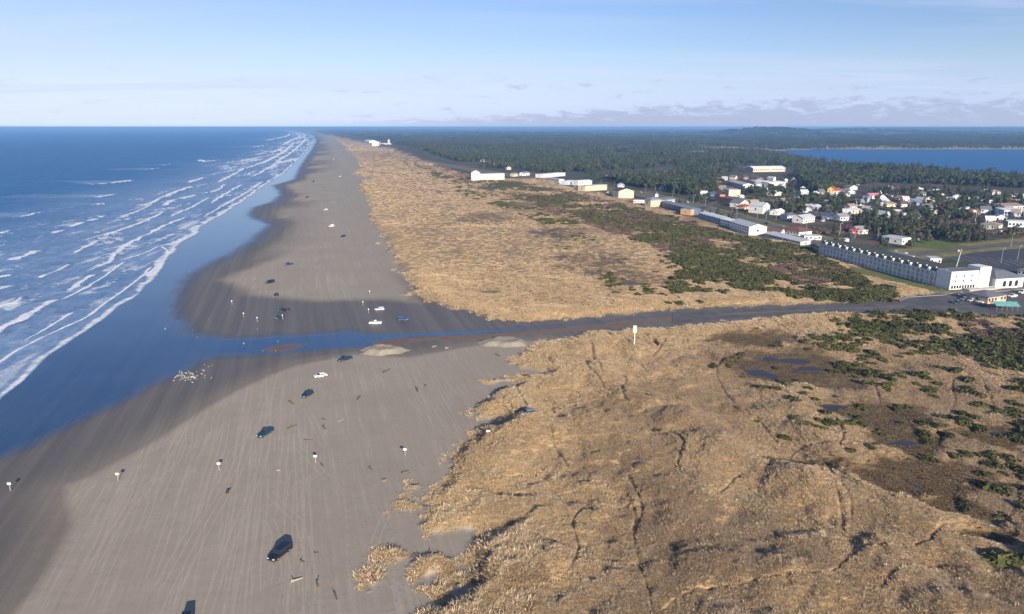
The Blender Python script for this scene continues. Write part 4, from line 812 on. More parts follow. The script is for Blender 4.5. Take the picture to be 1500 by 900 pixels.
def building(name, label, A, B, D, h, kind='gable', rh=2.0, wall='white', roof='roof_grey', win=(3, 1), cat='house', door=True, chimney=False, side=True, group=None):
    """front wall from pixel A to pixel B on the ground, D metres deep, eaves h metres up"""
    a, b = P3(*A), P3(*B); W = (b - a).length; rz = math.atan2(b.y - a.y, b.x - a.x)
    z0 = max(0.0, min(gz(a.x, a.y), gz(b.x, b.y))); root = empty(name, (a.x, a.y, z0), rz); tag(root, label, cat, group)
    ca_, sa_ = math.cos(rz), math.sin(rz); cx, cy = a.x + ca_ * W / 2 - sa_ * D / 2, a.y + sa_ * W / 2 + ca_ * D / 2; _bfoot.append((cx, cy, math.hypot(W, D) / 2))
    wl = MB()
    if kind == 'gable': wl.prism([(0, -.6), (D, -.6), (D, h), (D / 2, h + rh - .02), (0, h)], 0, W)
    elif kind == 'endgable':
        pr = [(0, -.6), (W, -.6), (W, h), (W / 2, h + rh - .02), (0, h)]; n = 5
        wl.poly([(x, 0, z) for x, z in pr] + [(x, D, z) for x, z in pr], [(i, (i + 1) % n, n + (i + 1) % n, n + i) for i in range(n)] + [tuple(range(n - 1, -1, -1)), tuple(range(n, 2 * n))])
    elif kind == 'shed': wl.prism([(0, -.6), (D, -.6), (D, h + rh), (0, h)], 0, W)
    else: wl.box(0, W, 0, D, -.6, h)
    wl.build('wall', M[wall], root)
    rf = roof_mesh(kind, W, D, h, rh, .5 if D > 7 else .35).build('roof', M[roof], root)
    if chimney: MB().box(W * .7 - .35, W * .7 + .35, D * .35, D * .35 + .7, h - .3, h + rh + .9).build('chimney', M['brick'], rf)
    nx, nz = win
    for j in range(nz):
        fh = h / nz
        for i in range(nx):
            wx = W * (i + .5) / nx; ww = min(1.7, W / nx * .55); zz = j * fh + fh * .38; wh = fh * .42
            if door and j == 0 and i == nx // 2:
                dr = MB().box(wx - .55, wx + .55, -.06, .02, .02, min(2.1, h * .8)).build('door', M['brown' if wall in ('white', 'cream', 'beige') else 'white'], root)
                MB().box(wx + .35, wx + .42, -.1, -.062, 1.0, 1.12).build('handle', M['grey'], dr); continue
            f = MB().box(wx - ww / 2 - .12, wx + ww / 2 + .12, -.07, .02, zz - .12, zz + wh + .12).build('window', M_frame, root)
            MB().box(wx - ww / 2, wx + ww / 2, -.085, -.06, zz, zz + wh).build('pane', M_glass, f)
    if side and D > 5:
        for sx_, k in ((0, -1), (W, 1)):
            yy = D * .5; f = MB().box(*sorted((sx_ + k * .07, sx_ - k * .02)), yy - .9, yy + .9, h * .38, h * .72).build('window', M_frame, root)
            MB().box(*sorted((sx_ + k * .085, sx_ + k * .06)), yy - .78, yy + .78, h * .41, h * .69).build('pane', M_glass, f)
    return root, W, D, rz
# ---- the long white hotel with its row of dormers
A, B = (1200, 374), (1390.5, 425.5)
a, b = P3(*A), P3(*B); HW_, rz = (b - a).length, math.atan2(b.y - a.y, b.x - a.x); HD, HH = 17.0, 9.4
hot = empty('hotel', (a.x, a.y, 0), rz); tag(hot, 'very long white three storey hotel with a row of small dormers facing the dunes', 'hotel')
ca_, sa_ = math.cos(rz), math.sin(rz); _bfoot += [(a.x + ca_ * HW_ * f - sa_ * 8, a.y + sa_ * HW_ * f + ca_ * 8, 14) for f in np.linspace(0, 1, 9)]
MB().box(0, HW_, 0, HD, -.5, HH - 1.0).build('wall', M['white'], hot)
rf = MB(); rf.prism([(-.3, HH - .999), (HD + .3, HH - .999), (HD - 2.0, HH + .5), (1.4, HH + .5)], .0, HW_ - 9.0); rfo = rf.build('roof', M['roof_moss'], hot)
NB = 32; bw = (HW_ - 1.0) / NB
for i in range(NB + 1):
    MB().box(.5 + i * bw - .3, .5 + i * bw + .3, -.55, .02, -.4, HH - 1.2).build('pilaster', M['white'], hot)
for i in range(NB):
    x0 = .5 + i * bw
    for j in range(3):
        z = .35 + j * 2.55
        wn = MB(); wn.box(x0 + .62, x0 + bw - .62, -.10, .015, z + .2, z + 2.1, 0)
        wn.box(x0 + .5, x0 + bw - .5, -.16, .012, z, z + .19, 1); wn.build('window', [mat('curtained_glass', (.36, .375, .39), .35, var=.5, scale=.25), M['white']], hot)
for i in range(NB):
    if i % 2 == 0: continue
    x0 = .5 + i * bw; x1 = x0 + bw; xm = (x0 + x1) / 2
    q0, q1 = xm - bw * .24, xm + bw * .24
    d = MB(); d.poly([(q0, -.5, HH - 1.3), (q1, -.5, HH - 1.3), (q1, -.5, HH - .2), (xm, -.5, HH + .45), (q0, -.5, HH - .2), (q0, 2.2, HH - 1.3), (q1, 2.2, HH - 1.3), (q1, 2.2, HH - .2), (xm, 2.2, HH + .45), (q0, 2.2, HH - .2)],
                     [(0, 1, 2, 3, 4), (9, 8, 7, 6, 5), (0, 5, 6, 1), (1, 6, 7, 2), (2, 7, 8, 3), (3, 8, 9, 4), (4, 9, 5, 0)]); d.build('dormer', M['white'], hot)
    xk = x0 - bw * .5
    MB().box(xk - .3, xk + .3, 1.2, 1.8, HH - .4, HH + 1.0).build('vent', M['white'], rfo)
# end block facing the forecourt: tall gable wall, back tower, glazed ground floor
MB().box(HW_ - 8.9, HW_ + .35, -.6, HD + .2, -.45, HH + .75).build('end_block', M['white'], hot)
MB().box(HW_ - 8.4, HW_ - .1, -.1, HD - .3, HH + .751, HH + .8).build('flat_roof', M['roof_slate'], hot)
MB().box(HW_ - 7.0, HW_ + .9, HD + .25, HD + 7.5, -.45, HH + 2.6).build('tower', M['white'], hot)
for i in range(9):
    y = .5 + i * 1.75; w_ = MB().box(HW_ + .3, HW_ + .42, y, y + 1.2, .8, 2.5).build('window', M_glass, hot)
for j in range(2):
    for i in range(3):
        y = 2.2 + i * 5.2; MB().box(HW_ + .3, HW_ + .41, y, y + .8, 4.2 + j * 2.7, 5.4 + j * 2.7).build('window', M_glass, hot)
MB().box(HW_ + .36, HW_ + 5.0, HD - 9, HD + 9, -.4, .9).build('terrace', M_conc, hot)
rl = MB(); [rl.box(HW_ + 4.85, HW_ + 4.95, HD - 9 + k * 1.5, HD - 8.9 + k * 1.5, .9, 1.9) for k in range(13)]; rl.box(HW_ + 4.83, HW_ + 4.97, HD - 9, HD + 9, 1.9, 2.0); rl.build('railing', M['white'], hot)
# dining hall with hipped grey roof and arched windows
hall = empty('hall', hot.location, rz); tag(hall, 'low white hall with grey hipped roof and three arched windows at the hotel end', 'hall')
y0, y1, x0, x1 = HD + 9.3, HD + 28.0, HW_ - 16.0, HW_ + 3.2
MB().box(x0, x1, y0, y1, -.45, 5.6).build('wall', M['white'], hall)
r = MB(); r.poly([(x0 - .5, y0 - .5, 5.601), (x1 + .5, y0 - .5, 5.601), (x1 + .5, y1 + .5, 5.601), (x0 - .5, y1 + .5, 5.601), (x0 + 6, y0 + 6, 8.6), (x1 - 7, y0 + 6, 8.6), (x1 - 7, y1 - 6, 8.6), (x0 + 6, y1 - 6, 8.6)], [(0, 1, 5, 4), (1, 2, 6, 5), (2, 3, 7, 6), (3, 0, 4, 7), (4, 5, 6, 7), (3, 2, 1, 0)]); r.build('roof', M['roof_slate'], hall)
for i in range(3):
    yc = y0 + 6 + i * 4.0; pr = [(yc - 1.1, 1.0), (yc + 1.1, 1.0)] + [(yc + 1.1 * math.cos(t_), 3.2 + 1.1 * math.sin(t_)) for t_ in np.linspace(0, math.pi, 9)]
    f = MB().prism([((p_[0] - yc) * 1.18 + yc, (p_[1] - 2.4) * 1.12 + 2.4) for p_ in pr], x1 - .02, x1 + .06).build('window', M['white'], hall)
    MB().prism(pr, x1 + .05, x1 + .085).build('pane', M_glass, f)
_bfoot.append((a.x + ca_ * (HW_ - 6) - sa_ * 30, a.y + sa_ * (HW_ - 6) + ca_ * 30, 16))
Bd = building
# ---- bath house and picnic shelter on the forecourt
Bd('bath_house', 'brown brick building with white band and hipped dark roof on the forecourt', (1446, 446), (1473, 442), 11, 3.6, 'hip', 1.6, 'tan', 'roof_slate', (6, 1), 'building')
a = P3(1459, 455.5); b = P3(1491, 456.5); rz = math.atan2(b.y - a.y, b.x - a.x); W = (b - a).length
sh = empty('picnic_shelter', (a.x, a.y, 0), rz); tag(sh, 'open picnic shelter with teal metal roof beside the forecourt', 'shelter')
MB().prism([(-.6, 2.5), (3.0, 3.9), (6.6, 2.5), (6.6, 2.62), (3.0, 4.05), (-.6, 2.62)], -.5, W + .5).build('roof', M['roof_teal'], sh)
for i in range(5):
    for y in (.3, 5.7): MB().box(.2 + i * (W - .5) / 4, .4 + i * (W - .5) / 4, y - .1, y + .1, -.3, 2.62).build('post', M['brown'], sh)
# ---- seaward row, from the near motels to the far hotel
Bd('gabled_block', 'white three storey gabled block with grey roof next to the brown roofed motel', (1069.5, 336.5), (1096.5, 345.5), 15, 6.6, 'gable', 2.2, 'white', 'roof_palegrey', (8, 3), 'hotel', False)
pa, pb = P3(1096.5, 345.5), P3(1069.5, 336.5)
Bd('motel', 'white fronted motel wing under a broad brown hipped roof by the highway', (1140, 341), (1170, 346), 15, 3.2, 'hip', 3.0, 'white', 'roof_brown', (7, 1), 'motel')
Bd('motel', 'low motel wing with brown roof joined to the white gabled block', (1116, 343.5), (1143, 346), 11, 3.0, 'gable', 2.0, 'white', 'roof_brown', (6, 1), 'motel')
Bd('motel', 'long low motel with pale blue grey sloping roof behind the shrubs', (1119, 347), (1172, 360), 9, 2.6, 'shed', 1.0, 'grey', 'roof_palegrey', (16, 1), 'motel')
Bd('motel_office', 'small white flat building on the grass beside the brown roofed motel', (1178, 352), (1203, 352), 8, 3.0, 'flat', .4, 'white', 'roof_palegrey', (4, 1), 'building')
for i in range(9):
    u0_, v0_ = 1024 + i * 3.6, 320.5 + i * 1.05
    Bd('cottage', f'{["northernmost", "second", "third", "fourth", "fifth", "sixth", "seventh", "eighth", "nearest"][i]} blue cottage in the row of steep gables by the shrubs', (u0_, v0_), (u0_ + 3.1, v0_ + .9), 9, 3.2, 'endgable', 2.6, 'bluegrey', 'roof_blue', (1, 2), 'cottage', False, False, False, 'row of blue gabled cottages')
Bd('lodge', 'white two storey block at the near end of the blue cottages', (1055, 330), (1069, 333.5), 10, 5.0, 'flat', .4, 'white', 'roof_white', (4, 2), 'building')
Bd('motel', 'long dark blue two storey motel with an orange end wall', (968, 303), (1010.5, 315.5), 11, 5.6, 'gable', .9, 'darkblue', 'roof_blue', (14, 2), 'motel', False)
pq = Bd('motel_annex', 'orange tan annex at the end of the long dark motel', (1011.5, 316), (1022, 314.5), 12, 5.0, 'flat', .4, 'orange', 'roof_palegrey', (3, 2), 'motel')
Bd('hotel', 'cream corner hotel with blue roof and little cupola by the highway', (953, 304), (968, 303.2), 12, 7.6, 'hip', 2.4, 'cream', 'roof_blue', (4, 3), 'hotel')
Bd('hotel_wing', 'white wing beside the cream cupola hotel', (968.8, 302.2), (988, 300.5), 11, 6.4, 'gable', 1.8, 'white', 'roof_slate', (7, 2), 'hotel')
cu = P3(962, 300.5); cp_ = empty('cupola', (cu.x, cu.y + 4, 8.4)); tag(cp_, 'white cupola standing on the blue roof of the cream hotel', 'cupola')
MB().box(-1.6, 1.6, -1.6, 1.6, .2, 3.4).build('wall', M['white'], cp_); MB().poly([(-2, -2, 3.4), (2, -2, 3.4), (2, 2, 3.4), (-2, 2, 3.4), (0, 0, 5.4)], [(0, 1, 4), (1, 2, 4), (2, 3, 4), (3, 0, 4), (3, 2, 1, 0)]).build('roof', M['roof_blue'], cp_)
Bd('shed', 'low white shed in the shrubs below the cream cupola hotel', (928, 298), (947, 298.5), 8, 3.0, 'flat', .3, 'white', 'roof_white', (4, 1), 'shed')
Bd('hotel', 'cream four storey gabled hotel with a dark roof above the shrubs', (906, 291.5), (928, 291), 22, 9.0, 'endgable', 3.0, 'cream', 'roof_dark', (5, 4), 'hotel')
Bd('hotel', 'cream hotel with stepped balconies north of the dark roofed gable', (857, 281), (889, 278.5), 14, 7.0, 'flat', .5, 'cream', 'roof_palegrey', (12, 3), 'hotel')
Bd('store', 'plain white shed roofed hall behind the stepped balconies', (847, 272), (867, 270.5), 14, 5.5, 'gable', 1.4, 'white', 'roof_white', (5, 1), 'store')
Bd('store', 'white flat store with blue front north of the plain white hall', (830, 271.5), (846, 269.5), 13, 5.0, 'flat', .5, 'paleblue', 'roof_white', (5, 1), 'store')
Bd('motel', 'long white motel beneath the woods at the bend of the highway', (795, 261), (828, 258), 16, 5.5, 'flat', .6, 'white', 'roof_white', (14, 2), 'motel')
Bd('motel', 'dark sided motel with white end between the bend and the stores', (803, 265), (819, 267.5), 9, 4.4, 'gable', .8, 'white', 'roof_palegrey', (6, 1), 'motel')
Bd('house', 'white house by itself between the lone tall hotel and the highway bend', (767, 258), (776, 257), 9, 4.5, 'gable', 2, 'white', 'roof_grey', (3, 1))
Bd('house', 'small pale house next to the lone tall hotel', (752, 259), (759, 258.5), 8, 4, 'gable', 2, 'cream', 'roof_grey', (3, 1))
Bd('hotel_tower', 'tall white end block with a pinkish steep roof on the lone northern hotel', (690.5, 265), (703, 265), 16, 12.5, 'endgable', 3.4, 'white', 'roof_pink', (4, 4), 'hotel')
Bd('hotel_wing', 'long white four storey wing of the lone northern hotel', (703.8, 264.6), (739, 263.5), 13, 9.4, 'flat', .5, 'white', 'roof_palegrey', (16, 3), 'hotel')
Bd('hotel', 'far white hotel among the dark woods at the end of the dunes', (545, 214.2), (555, 214.2), 40, 18, 'flat', 1, 'white', 'roof_white', (7, 4), 'hotel')
Bd('hotel_wing', 'low far white wing stretching landward from the far hotel', (556, 213.8), (573, 213.2), 40, 9, 'flat', 1, 'white', 'roof_white', (12, 2), 'hotel')
Bd('hotel_wing', 'small far white block on the seaward side of the far hotel', (533.5, 210.5), (541, 211.5), 40, 12, 'gable', 5, 'white', 'roof_white', (5, 2), 'hotel')
Bd('tower', 'slim white stair tower on the far hotel', (568.5, 212.6), (570.5, 212.6), 20, 24, 'flat', 1, 'white', 'roof_white', (1, 4), 'tower', False)
# ---- landward side of the highway
Bd('fire_station', 'brown brick building with stepped walls beside the highway', (1049, 296), (1080, 301.5), 16, 6.0, 'flat', .5, 'brick', 'roof_brown', (6, 1), 'building')
Bd('brick_tower', 'square brick stair block on the stepped brick building', (1047.5, 295.3), (1054, 296.4), 7, 8.6, 'flat', .4, 'brick', 'roof_brown', (1, 2), 'tower', False)
Bd('warehouse', 'plain beige windowless cube behind the brick building', (1067, 289.5), (1084, 289.5), 17, 9.0, 'flat', .4, 'beige', 'roof_palegrey', (1, 1), 'warehouse', True, False, False)
Bd('shed', 'little white shed on the lawn beside the beige cube', (1084.5, 291.5), (1090, 291), 6, 3.0, 'gable', 1.2, 'white', 'roof_white', (2, 1), 'shed')
Bd('house', 'white gabled house with dark roof right beside the brick building', (1084, 305), (1096, 303.5), 13, 5.0, 'endgable', 3.4, 'white', 'roof_slate', (3, 2))
Bd('restaurant', 'low red roofed building beside the white gabled house', (1089, 307.5), (1101, 306), 10, 2.8, 'hip', 2.4, 'cream', 'roof_red', (4, 1), 'building')
Bd('house', 'tall pale blue gabled house with white front by the highway', (1117, 314), (1127, 312.5), 16, 7.6, 'endgable', 3.2, 'white', 'roof_palegrey', (3, 3), chimney=True)
Bd('house', 'low house with teal roof beside the tall gabled house', (1127.5, 315), (1142, 315), 11, 3.0, 'hip', 2.2, 'bluegrey', 'roof_teal', (4, 1))
Bd('house', 'white annex in front of the teal roof', (1139, 316), (1149, 313.5), 8, 3.2, 'gable', 1.8, 'white', 'roof_white', (3, 1))
Bd('shop', 'blue grey shop with grey roof on the highway', (1153, 323), (1170, 322.5), 11, 4.6, 'hip', 2.0, 'paleblue', 'roof_slate', (5, 2), 'shop')
Bd('house', 'white two storey house with pale roof between two blue grey houses', (1176, 328), (1193, 325.5), 11, 4.8, 'gable', 2.2, 'white', 'roof_palegrey', (5, 2))
Bd('house', 'dark navy house with long black roof set back from the highway', (1203, 322), (1219, 323), 13, 3.6, 'gable', 2.6, 'darkblue', 'roof_navy', (4, 1))
Bd('house', 'grey roofed white gabled house next to the navy one', (1230, 324.5), (1246, 323.5), 10, 4.0, 'gable', 2.4, 'white', 'roof_grey', (4, 1), chimney=True)
Bd('house', 'white bungalow standing behind the navy house', (1239, 313.5), (1265, 314), 11, 3.6, 'hip', 2.4, 'cream', 'roof_palegrey', (6, 1))
Bd('house', 'pale green cottage in the mauve thicket above the highway', (1192, 309.5), (1204, 308), 9, 3.4, 'gable', 2.0, 'palegreen', 'roof_palegrey', (3, 1))
Bd('shop', 'red fronted shop by the highway behind the long hotel', (1245, 343.5), (1256, 344.5), 9, 4.2, 'flat', .5, 'red', 'roof_red', (3, 1), 'shop')
Bd('house', 'grey roofed house tucked beside the red shop', (1257, 344), (1271, 343), 10, 3.4, 'gable', 2.6, 'white', 'roof_grey', (4, 1))
Bd('shop', 'blue fronted shop with white flat roofs on the tan lawn behind the hotel', (1291, 354.5), (1320, 358.5), 12, 4.2, 'flat', .5, 'bluegrey', 'roof_palegrey', (7, 1), 'shop')
Bd('shop_annex', 'white annex with a flat roof at the end of the blue fronted shop', (1320.8, 359), (1334, 357), 10, 3.8, 'flat', .5, 'white', 'roof_white', (3, 1), 'shop')
Bd('kiosk', 'white boxy kiosk just behind the far end of the long hotel', (1233, 358), (1243, 358.5), 6, 3.6, 'flat', .3, 'white', 'roof_white', (2, 1), 'kiosk')
Bd('service_building', 'white service building right behind the long hotel roof', (1362, 388), (1378, 388.5), 8, 3.6, 'flat', .4, 'white', 'roof_palegrey', (3, 1), 'building')
Bd('garage', 'low grey garage on the lane behind the long hotel', (1300, 378), (1326, 384), 7, 3.0, 'shed', .6, 'grey', 'roof_grey', (4, 1), 'garage')
Bd('town_hall', 'white mall with broad tan roof on the rise under the forest', (1103, 252.5), (1150, 251.8), 26, 7.0, 'gable', 3.4, 'beige', 'roof_white', (16, 1), 'mall')
Bd('mall_wing', 'dark grey roofed wing at the left of the white mall', (1088, 251), (1102, 252), 26, 6, 'gable', 5, 'white', 'roof_slate', (5, 1), 'mall')
Bd('school', 'long white low building curving below the mall', (1097, 268.5), (1126, 272.5), 14, 4.0, 'shed', 1.2, 'white', 'roof_white', (12, 1), 'building')
Bd('school_wing', 'right wing of the long white building below the mall', (1126.8, 272.6), (1151, 271.3), 13, 4.0, 'shed', 1.2, 'white', 'roof_white', (10, 1), 'building')
Bd('shop', 'white and grey building left of the long white one', (1066, 270), (1088, 276), 15, 4.6, 'gable', 2.2, 'white', 'roof_palegrey', (6, 1), 'shop')
Bd('house', 'tan fronted house with brown roof above the field', (1128, 300.5), (1139, 300), 10, 3.6, 'hip', 2.2, 'tan', 'roof_brown', (3, 1))
Bd('house', 'white house with tan roof at the end of the field', (1141, 300.5), (1156, 299.5), 10, 4.2, 'gable', 2.4, 'white', 'roof_tan', (4, 1))
Bd('house', 'white bungalow in the trees above the field', (1132, 287.5), (1145, 286.5), 10, 3.8, 'hip', 2.2, 'white', 'roof_palegrey', (4, 1))
Bd('house', 'yellow orange house with dark red roof in the trees', (1211.5, 284.5), (1221.5, 285), 13, 6.0, 'endgable', 3.6, 'yellow', 'roof_red', (2, 2))
Bd('house', 'white house beside the yellow orange one', (1203, 281), (1210, 281), 9, 5.0, 'gable', 2.2, 'white', 'roof_white', (2, 2))
Bd('house', 'house with brown red roof behind the yellow orange one', (1222.5, 285), (1233, 284.5), 11, 4.4, 'gable', 3.0, 'white', 'roof_red', (3, 1))
Bd('house', 'pink roofed house on the far street', (1274, 292.5), (1291, 292), 10, 4.4, 'gable', 2.4, 'white', 'roof_pink', (4, 1))
Bd('house', 'blue house beside the pink roofed one', (1263, 297), (1271, 297.5), 9, 5.0, 'gable', 2.4, 'paleblue', 'roof_blue', (2, 2))
Bd('house', 'brown roofed bungalow in front of the pink roofed house', (1296, 303.5), (1313, 303), 10, 3.2, 'hip', 2.4, 'cream', 'roof_tan', (4, 1))
Bd('house', 'cream gabled house with blue grey side roof', (1351, 301.5), (1365, 301), 14, 5.0, 'endgable', 3.4, 'cream', 'roof_palegrey', (3, 2))
Bd('house', 'blue grey roofed house joined to the cream gabled house', (1333, 301), (1350, 302), 10, 4.0, 'gable', 3.0, 'grey', 'roof_blue', (4, 1))
Bd('house', 'white house with gable between the brown bungalow and the navy roofs', (1289, 304), (1296, 304.5), 8, 4.4, 'endgable', 2.6, 'white', 'roof_slate', (2, 2))
Bd('house', 'tall narrow white gabled cottage among dark trees', (1296.5, 324), (1303, 323.5), 9, 5.4, 'endgable', 3.2, 'white', 'roof_palegrey', (2, 2))
Bd('house', 'mauve grey house near the narrow white cottage', (1318, 322.5), (1333, 321.5), 10, 4.0, 'endgable', 2.6, 'white', 'roof_tan', (4, 1))
Bd('house', 'dark roofed house right of the narrow white cottage', (1337, 323), (1350, 322), 9, 3.8, 'gable', 2.4, 'pink', 'roof_slate', (3, 1))
Bd('office', 'long pale building with tan hipped roof below the flagpole', (1434, 336), (1462, 338.5), 14, 4.6, 'hip', 2.2, 'palegreen', 'roof_tan', (8, 1), 'building')
Bd('store', 'big white flat roofed store near the right hand trees', (1470, 317), (1504, 318), 24, 5.5, 'flat', .6, 'paleblue', 'roof_white', (8, 1), 'store')
Bd('store', 'low tan roofed store behind the big white one', (1470, 310), (1500, 309), 22, 5, 'gable', 2, 'white', 'roof_tan', (8, 1), 'store')
Bd('store', 'long pale blue flat roofed store at the right by the thicket', (1476, 333), (1530, 334.5), 14, 4.5, 'flat', .5, 'paleblue', 'roof_white', (10, 1), 'store')
Bd('pump_house', 'blue grey hut at the near right edge of the parking lot', (1490, 404), (1512, 407), 9, 3.6, 'hip', 1.8, 'bluegrey', 'roof_slate', (4, 1), 'hut')
# ---- the scattered smaller houses, half hidden by trees
SM = [(1046, 266, 'white', 'roof_white'), (1061, 264, 'white', 'roof_palegrey'), (1052, 267.5, 'orange', 'roof_brown'), (1030, 287, 'white', 'roof_white'), (1045, 288, 'darkblue', 'roof_navy'), (1128, 265, 'white', 'roof_palegrey'), (1152, 268, 'white', 'roof_white'), (1160, 266, 'paleblue', 'roof_palegrey'), (1192, 262.5, 'white', 'roof_grey'), (1176, 279, 'white', 'roof_white'), (1243, 271, 'white', 'roof_palegrey'), (1250, 279, 'white', 'roof_slate'), (1254, 272, 'cream', 'roof_white'),
      (1296, 286, 'white', 'roof_palegrey'), (1304, 279, 'white', 'roof_grey'), (1322, 294, 'cream', 'roof_tan'), (1348, 281, 'white', 'roof_white'), (1360, 286, 'white', 'roof_slate'), (1374, 285, 'paleblue', 'roof_palegrey'), (1394, 296, 'white', 'roof_palegrey'), (1402, 293, 'white', 'roof_white'), (1418, 296, 'white', 'roof_slate'), (1436, 289, 'white', 'roof_palegrey'), (1449, 301, 'white', 'roof_white'), (1460, 294, 'white', 'roof_grey'), (1482, 298, 'brown', 'roof_red'), (1325, 304, 'white', 'roof_brown'), (1384, 302, 'tan', 'roof_brown'), (1372, 303, 'brown', 'roof_tan'),
      (1270, 312, 'white', 'roof_grey'), (1275, 318, 'grey', 'roof_slate'), (1312, 318, 'white', 'roof_palegrey'), (1106, 302, 'tan', 'roof_tan'), (1226, 292, 'white', 'roof_palegrey'), (1240, 288, 'white', 'roof_slate'), (921, 268, 'white', 'roof_white'), (932, 270, 'white', 'roof_palegrey'), (935, 266, 'white', 'roof_white'), (973, 279, 'white', 'roof_grey'), (725, 242, 'white', 'roof_palegrey'), (731, 241, 'white', 'roof_white'), (706, 237, 'white', 'roof_grey'), (746, 249, 'white', 'roof_palegrey'), (784, 245, 'cream', 'roof_tan'), (823, 244, 'white', 'roof_grey'),
      (892, 260, 'white', 'roof_slate'), (1418, 312, 'white', 'roof_white'), (1444, 313, 'paleblue', 'roof_slate'), (1260, 302, 'grey', 'roof_grey'), (1170, 295, 'white', 'roof_palegrey'), (1120, 280, 'white', 'roof_grey'), (1384, 322, 'tan', 'roof_tan'), (1466, 325, 'white', 'roof_palegrey')]
_q = random.Random(21); _have = [(q[0], q[1]) for q in SM]
for (a_, b_, c_, d_, n_) in ((1170, 1500, 284, 300, 22), (1180, 1420, 300, 318, 12), (1030, 1165, 262, 284, 8), (1400, 1500, 296, 330, 8), (880, 1010, 262, 276, 5)):
    k_ = 0
    while k_ < n_:
        u, v = _q.uniform(a_, b_), _q.uniform(c_, d_)
        if all(abs(u - p[0]) > 9 or abs(v - p[1]) > 3.2 for p in _have): _have.append((u, v)); SM.append((u, v, _q.choice(['white', 'white', 'grey', 'cream', 'tan', 'paleblue', 'brown']), _q.choice(['roof_grey', 'roof_slate', 'roof_palegrey', 'roof_tan', 'roof_brown', 'roof_white']))); k_ += 1
LMK = [('the beige cube', 1075, 285), ('the white mall', 1125, 250), ('the long white low building', 1122, 270), ('the yellow orange house', 1216, 282), ('the pink roofed house', 1282, 290), ('the cream gabled house', 1357, 298), ('the flagpole', 1428, 326), ('the big white store', 1487, 314), ('the navy house', 1210, 320), ('the narrow white cottage', 1300, 320), ('the lone northern hotel', 715, 262), ('the highway bend', 810, 260), ('the cream gabled hotel', 915, 288), ('the brick building', 1065, 297), ('the field', 1105, 293), ('the tan bungalow street', 1310, 300), ('the far right trees', 1450, 290), ('the bay shore trees', 1380, 272)]
lmx, lmy = P([q[1] for q in LMK], [q[2] for q in LMK])
def landmark(x, y, pool=None):
    i = int(np.argmin(np.hypot(lmx - x, lmy - y))); return LMK[i][0], x - lmx[i], y - lmy[i], float(np.hypot(lmx[i] - x, lmy[i] - y))
rs = random.Random(5); seen = {}
CN = dict(white='white', cream='cream', tan='tan', brown='brown', paleblue='pale blue', darkblue='dark blue', grey='grey', orange='orange')
for (u, v, wc, rc) in SM:
    wpx = rs.uniform(7, 11) * pxm(v); c = P3(u, v); nm, dx, dy, d = landmark(c.x, c.y); sw = side_word(dx, dy, d)
    kind = rs.choice(['gable', 'gable', 'endgable', 'hip']); fm = {'gable': 'gabled', 'endgable': 'gable fronted', 'hip': 'hip roofed'}[kind]
    lb = f'small {CN[wc]} {fm} house with {rc[5:].replace("palegrey", "pale grey")} roof {sw} {nm}'
    if lb in seen: lb = lb.replace('small', 'little') + ' in trees'
    lb = ' '.join(lb.split()[:99]) if len(lb.split()) <= 16 else lb.replace(' fronted', '').replace(' roofed', '').replace(' half hidden by', ' in')
    if len(lb.split()) > 16: lb = lb.replace(' the ', ' ')
    seen[lb] = 1
    Bd('house', lb, (u - wpx / 2, v + rs.uniform(-.5, .5)), (u + wpx / 2, v + rs.uniform(-.5, .5)), rs.uniform(6, 9), rs.uniform(2.8, 4.2), kind, rs.uniform(2, 3), wc, rc, (3, 1), 'house', True, False, False, 'small houses among the trees')
BF = np.array(_bfoot)
def clear_of_buildings(x, y, pad=1.5):
    ok = np.ones(len(x), bool)
    for bx_, by_, br_ in BF: ok &= np.hypot(x - bx_, y - by_) > br_ * .85 + pad
    return ok
def view_clear(x, y, h):
    """false where a tree of height h would stand right in front of a building and hide it"""
    ok = np.ones(len(x), bool); d = np.hypot(x, y)
    for bx_, by_, br_ in BF[:72]:
        bd = math.hypot(bx_, by_); gap = bd - d; lat = np.abs(x * by_ - y * bx_) / bd
        ok &= ~((gap > 0) & (gap < h / (CAM_H / bd) * .8) & (lat < br_ * .9))
    return ok
# ------------------------------------------------------------------ trees: forest, bay shore belt, town groups
FOREST = [(500, 197.5), (540, 205), (600, 219), (650, 231), (700, 245), (760, 249), (850, 261), (905, 269), (960, 280), (1010, 287), (1045, 286), (1052, 262), (1090, 245), (1155, 247), (1165, 262), (1195, 285), (1245, 276), (1290, 268), (1400, 272), (1500, 276), (1700, 282), (2100, 285), (2100, 210), (2100, 189), (500, 189)]
pFOR = px_poly(FOREST)
GR = [(1185, 306, 55, 10, 75), (1120, 284, 50, 6, 60), (1215, 297, 40, 6, 40), (1270, 338, 26, 10, 22), (1316, 337, 34, 10, 36), (1345, 318, 22, 8, 18), (1380, 347, 36, 7, 24), (1412, 350, 18, 8, 12), (1395, 316, 28, 10, 34), (1442, 302, 34, 14, 60), (1330, 286, 60, 6, 70), (1160, 270, 24, 6, 24), (1095, 300, 20, 4, 5), (1480, 300, 40, 10, 40), (1240, 300, 30, 7, 30), (1390, 290, 60, 8, 70), (1030, 294, 14, 3, 8), (1060, 274, 20, 5, 20), (1095, 316, 10, 3, 3), (1340, 372, 20, 4, 3), (1440, 385, 30, 6, 4), (1360, 332, 20, 6, 14), (1290, 320, 30, 8, 26), (1375, 300, 40, 6, 24), (1260, 322, 30, 5, 14)]
fx, fy = [], []
for (u, v, a_, b_, n_) in GR:
    an, rr = rng.uniform(0, 6.28, n_), np.sqrt(rng.random(n_)); x, y = P(u + a_ * rr * np.cos(an), v + b_ * rr * np.sin(an)); fx.append(x); fy.append(y)
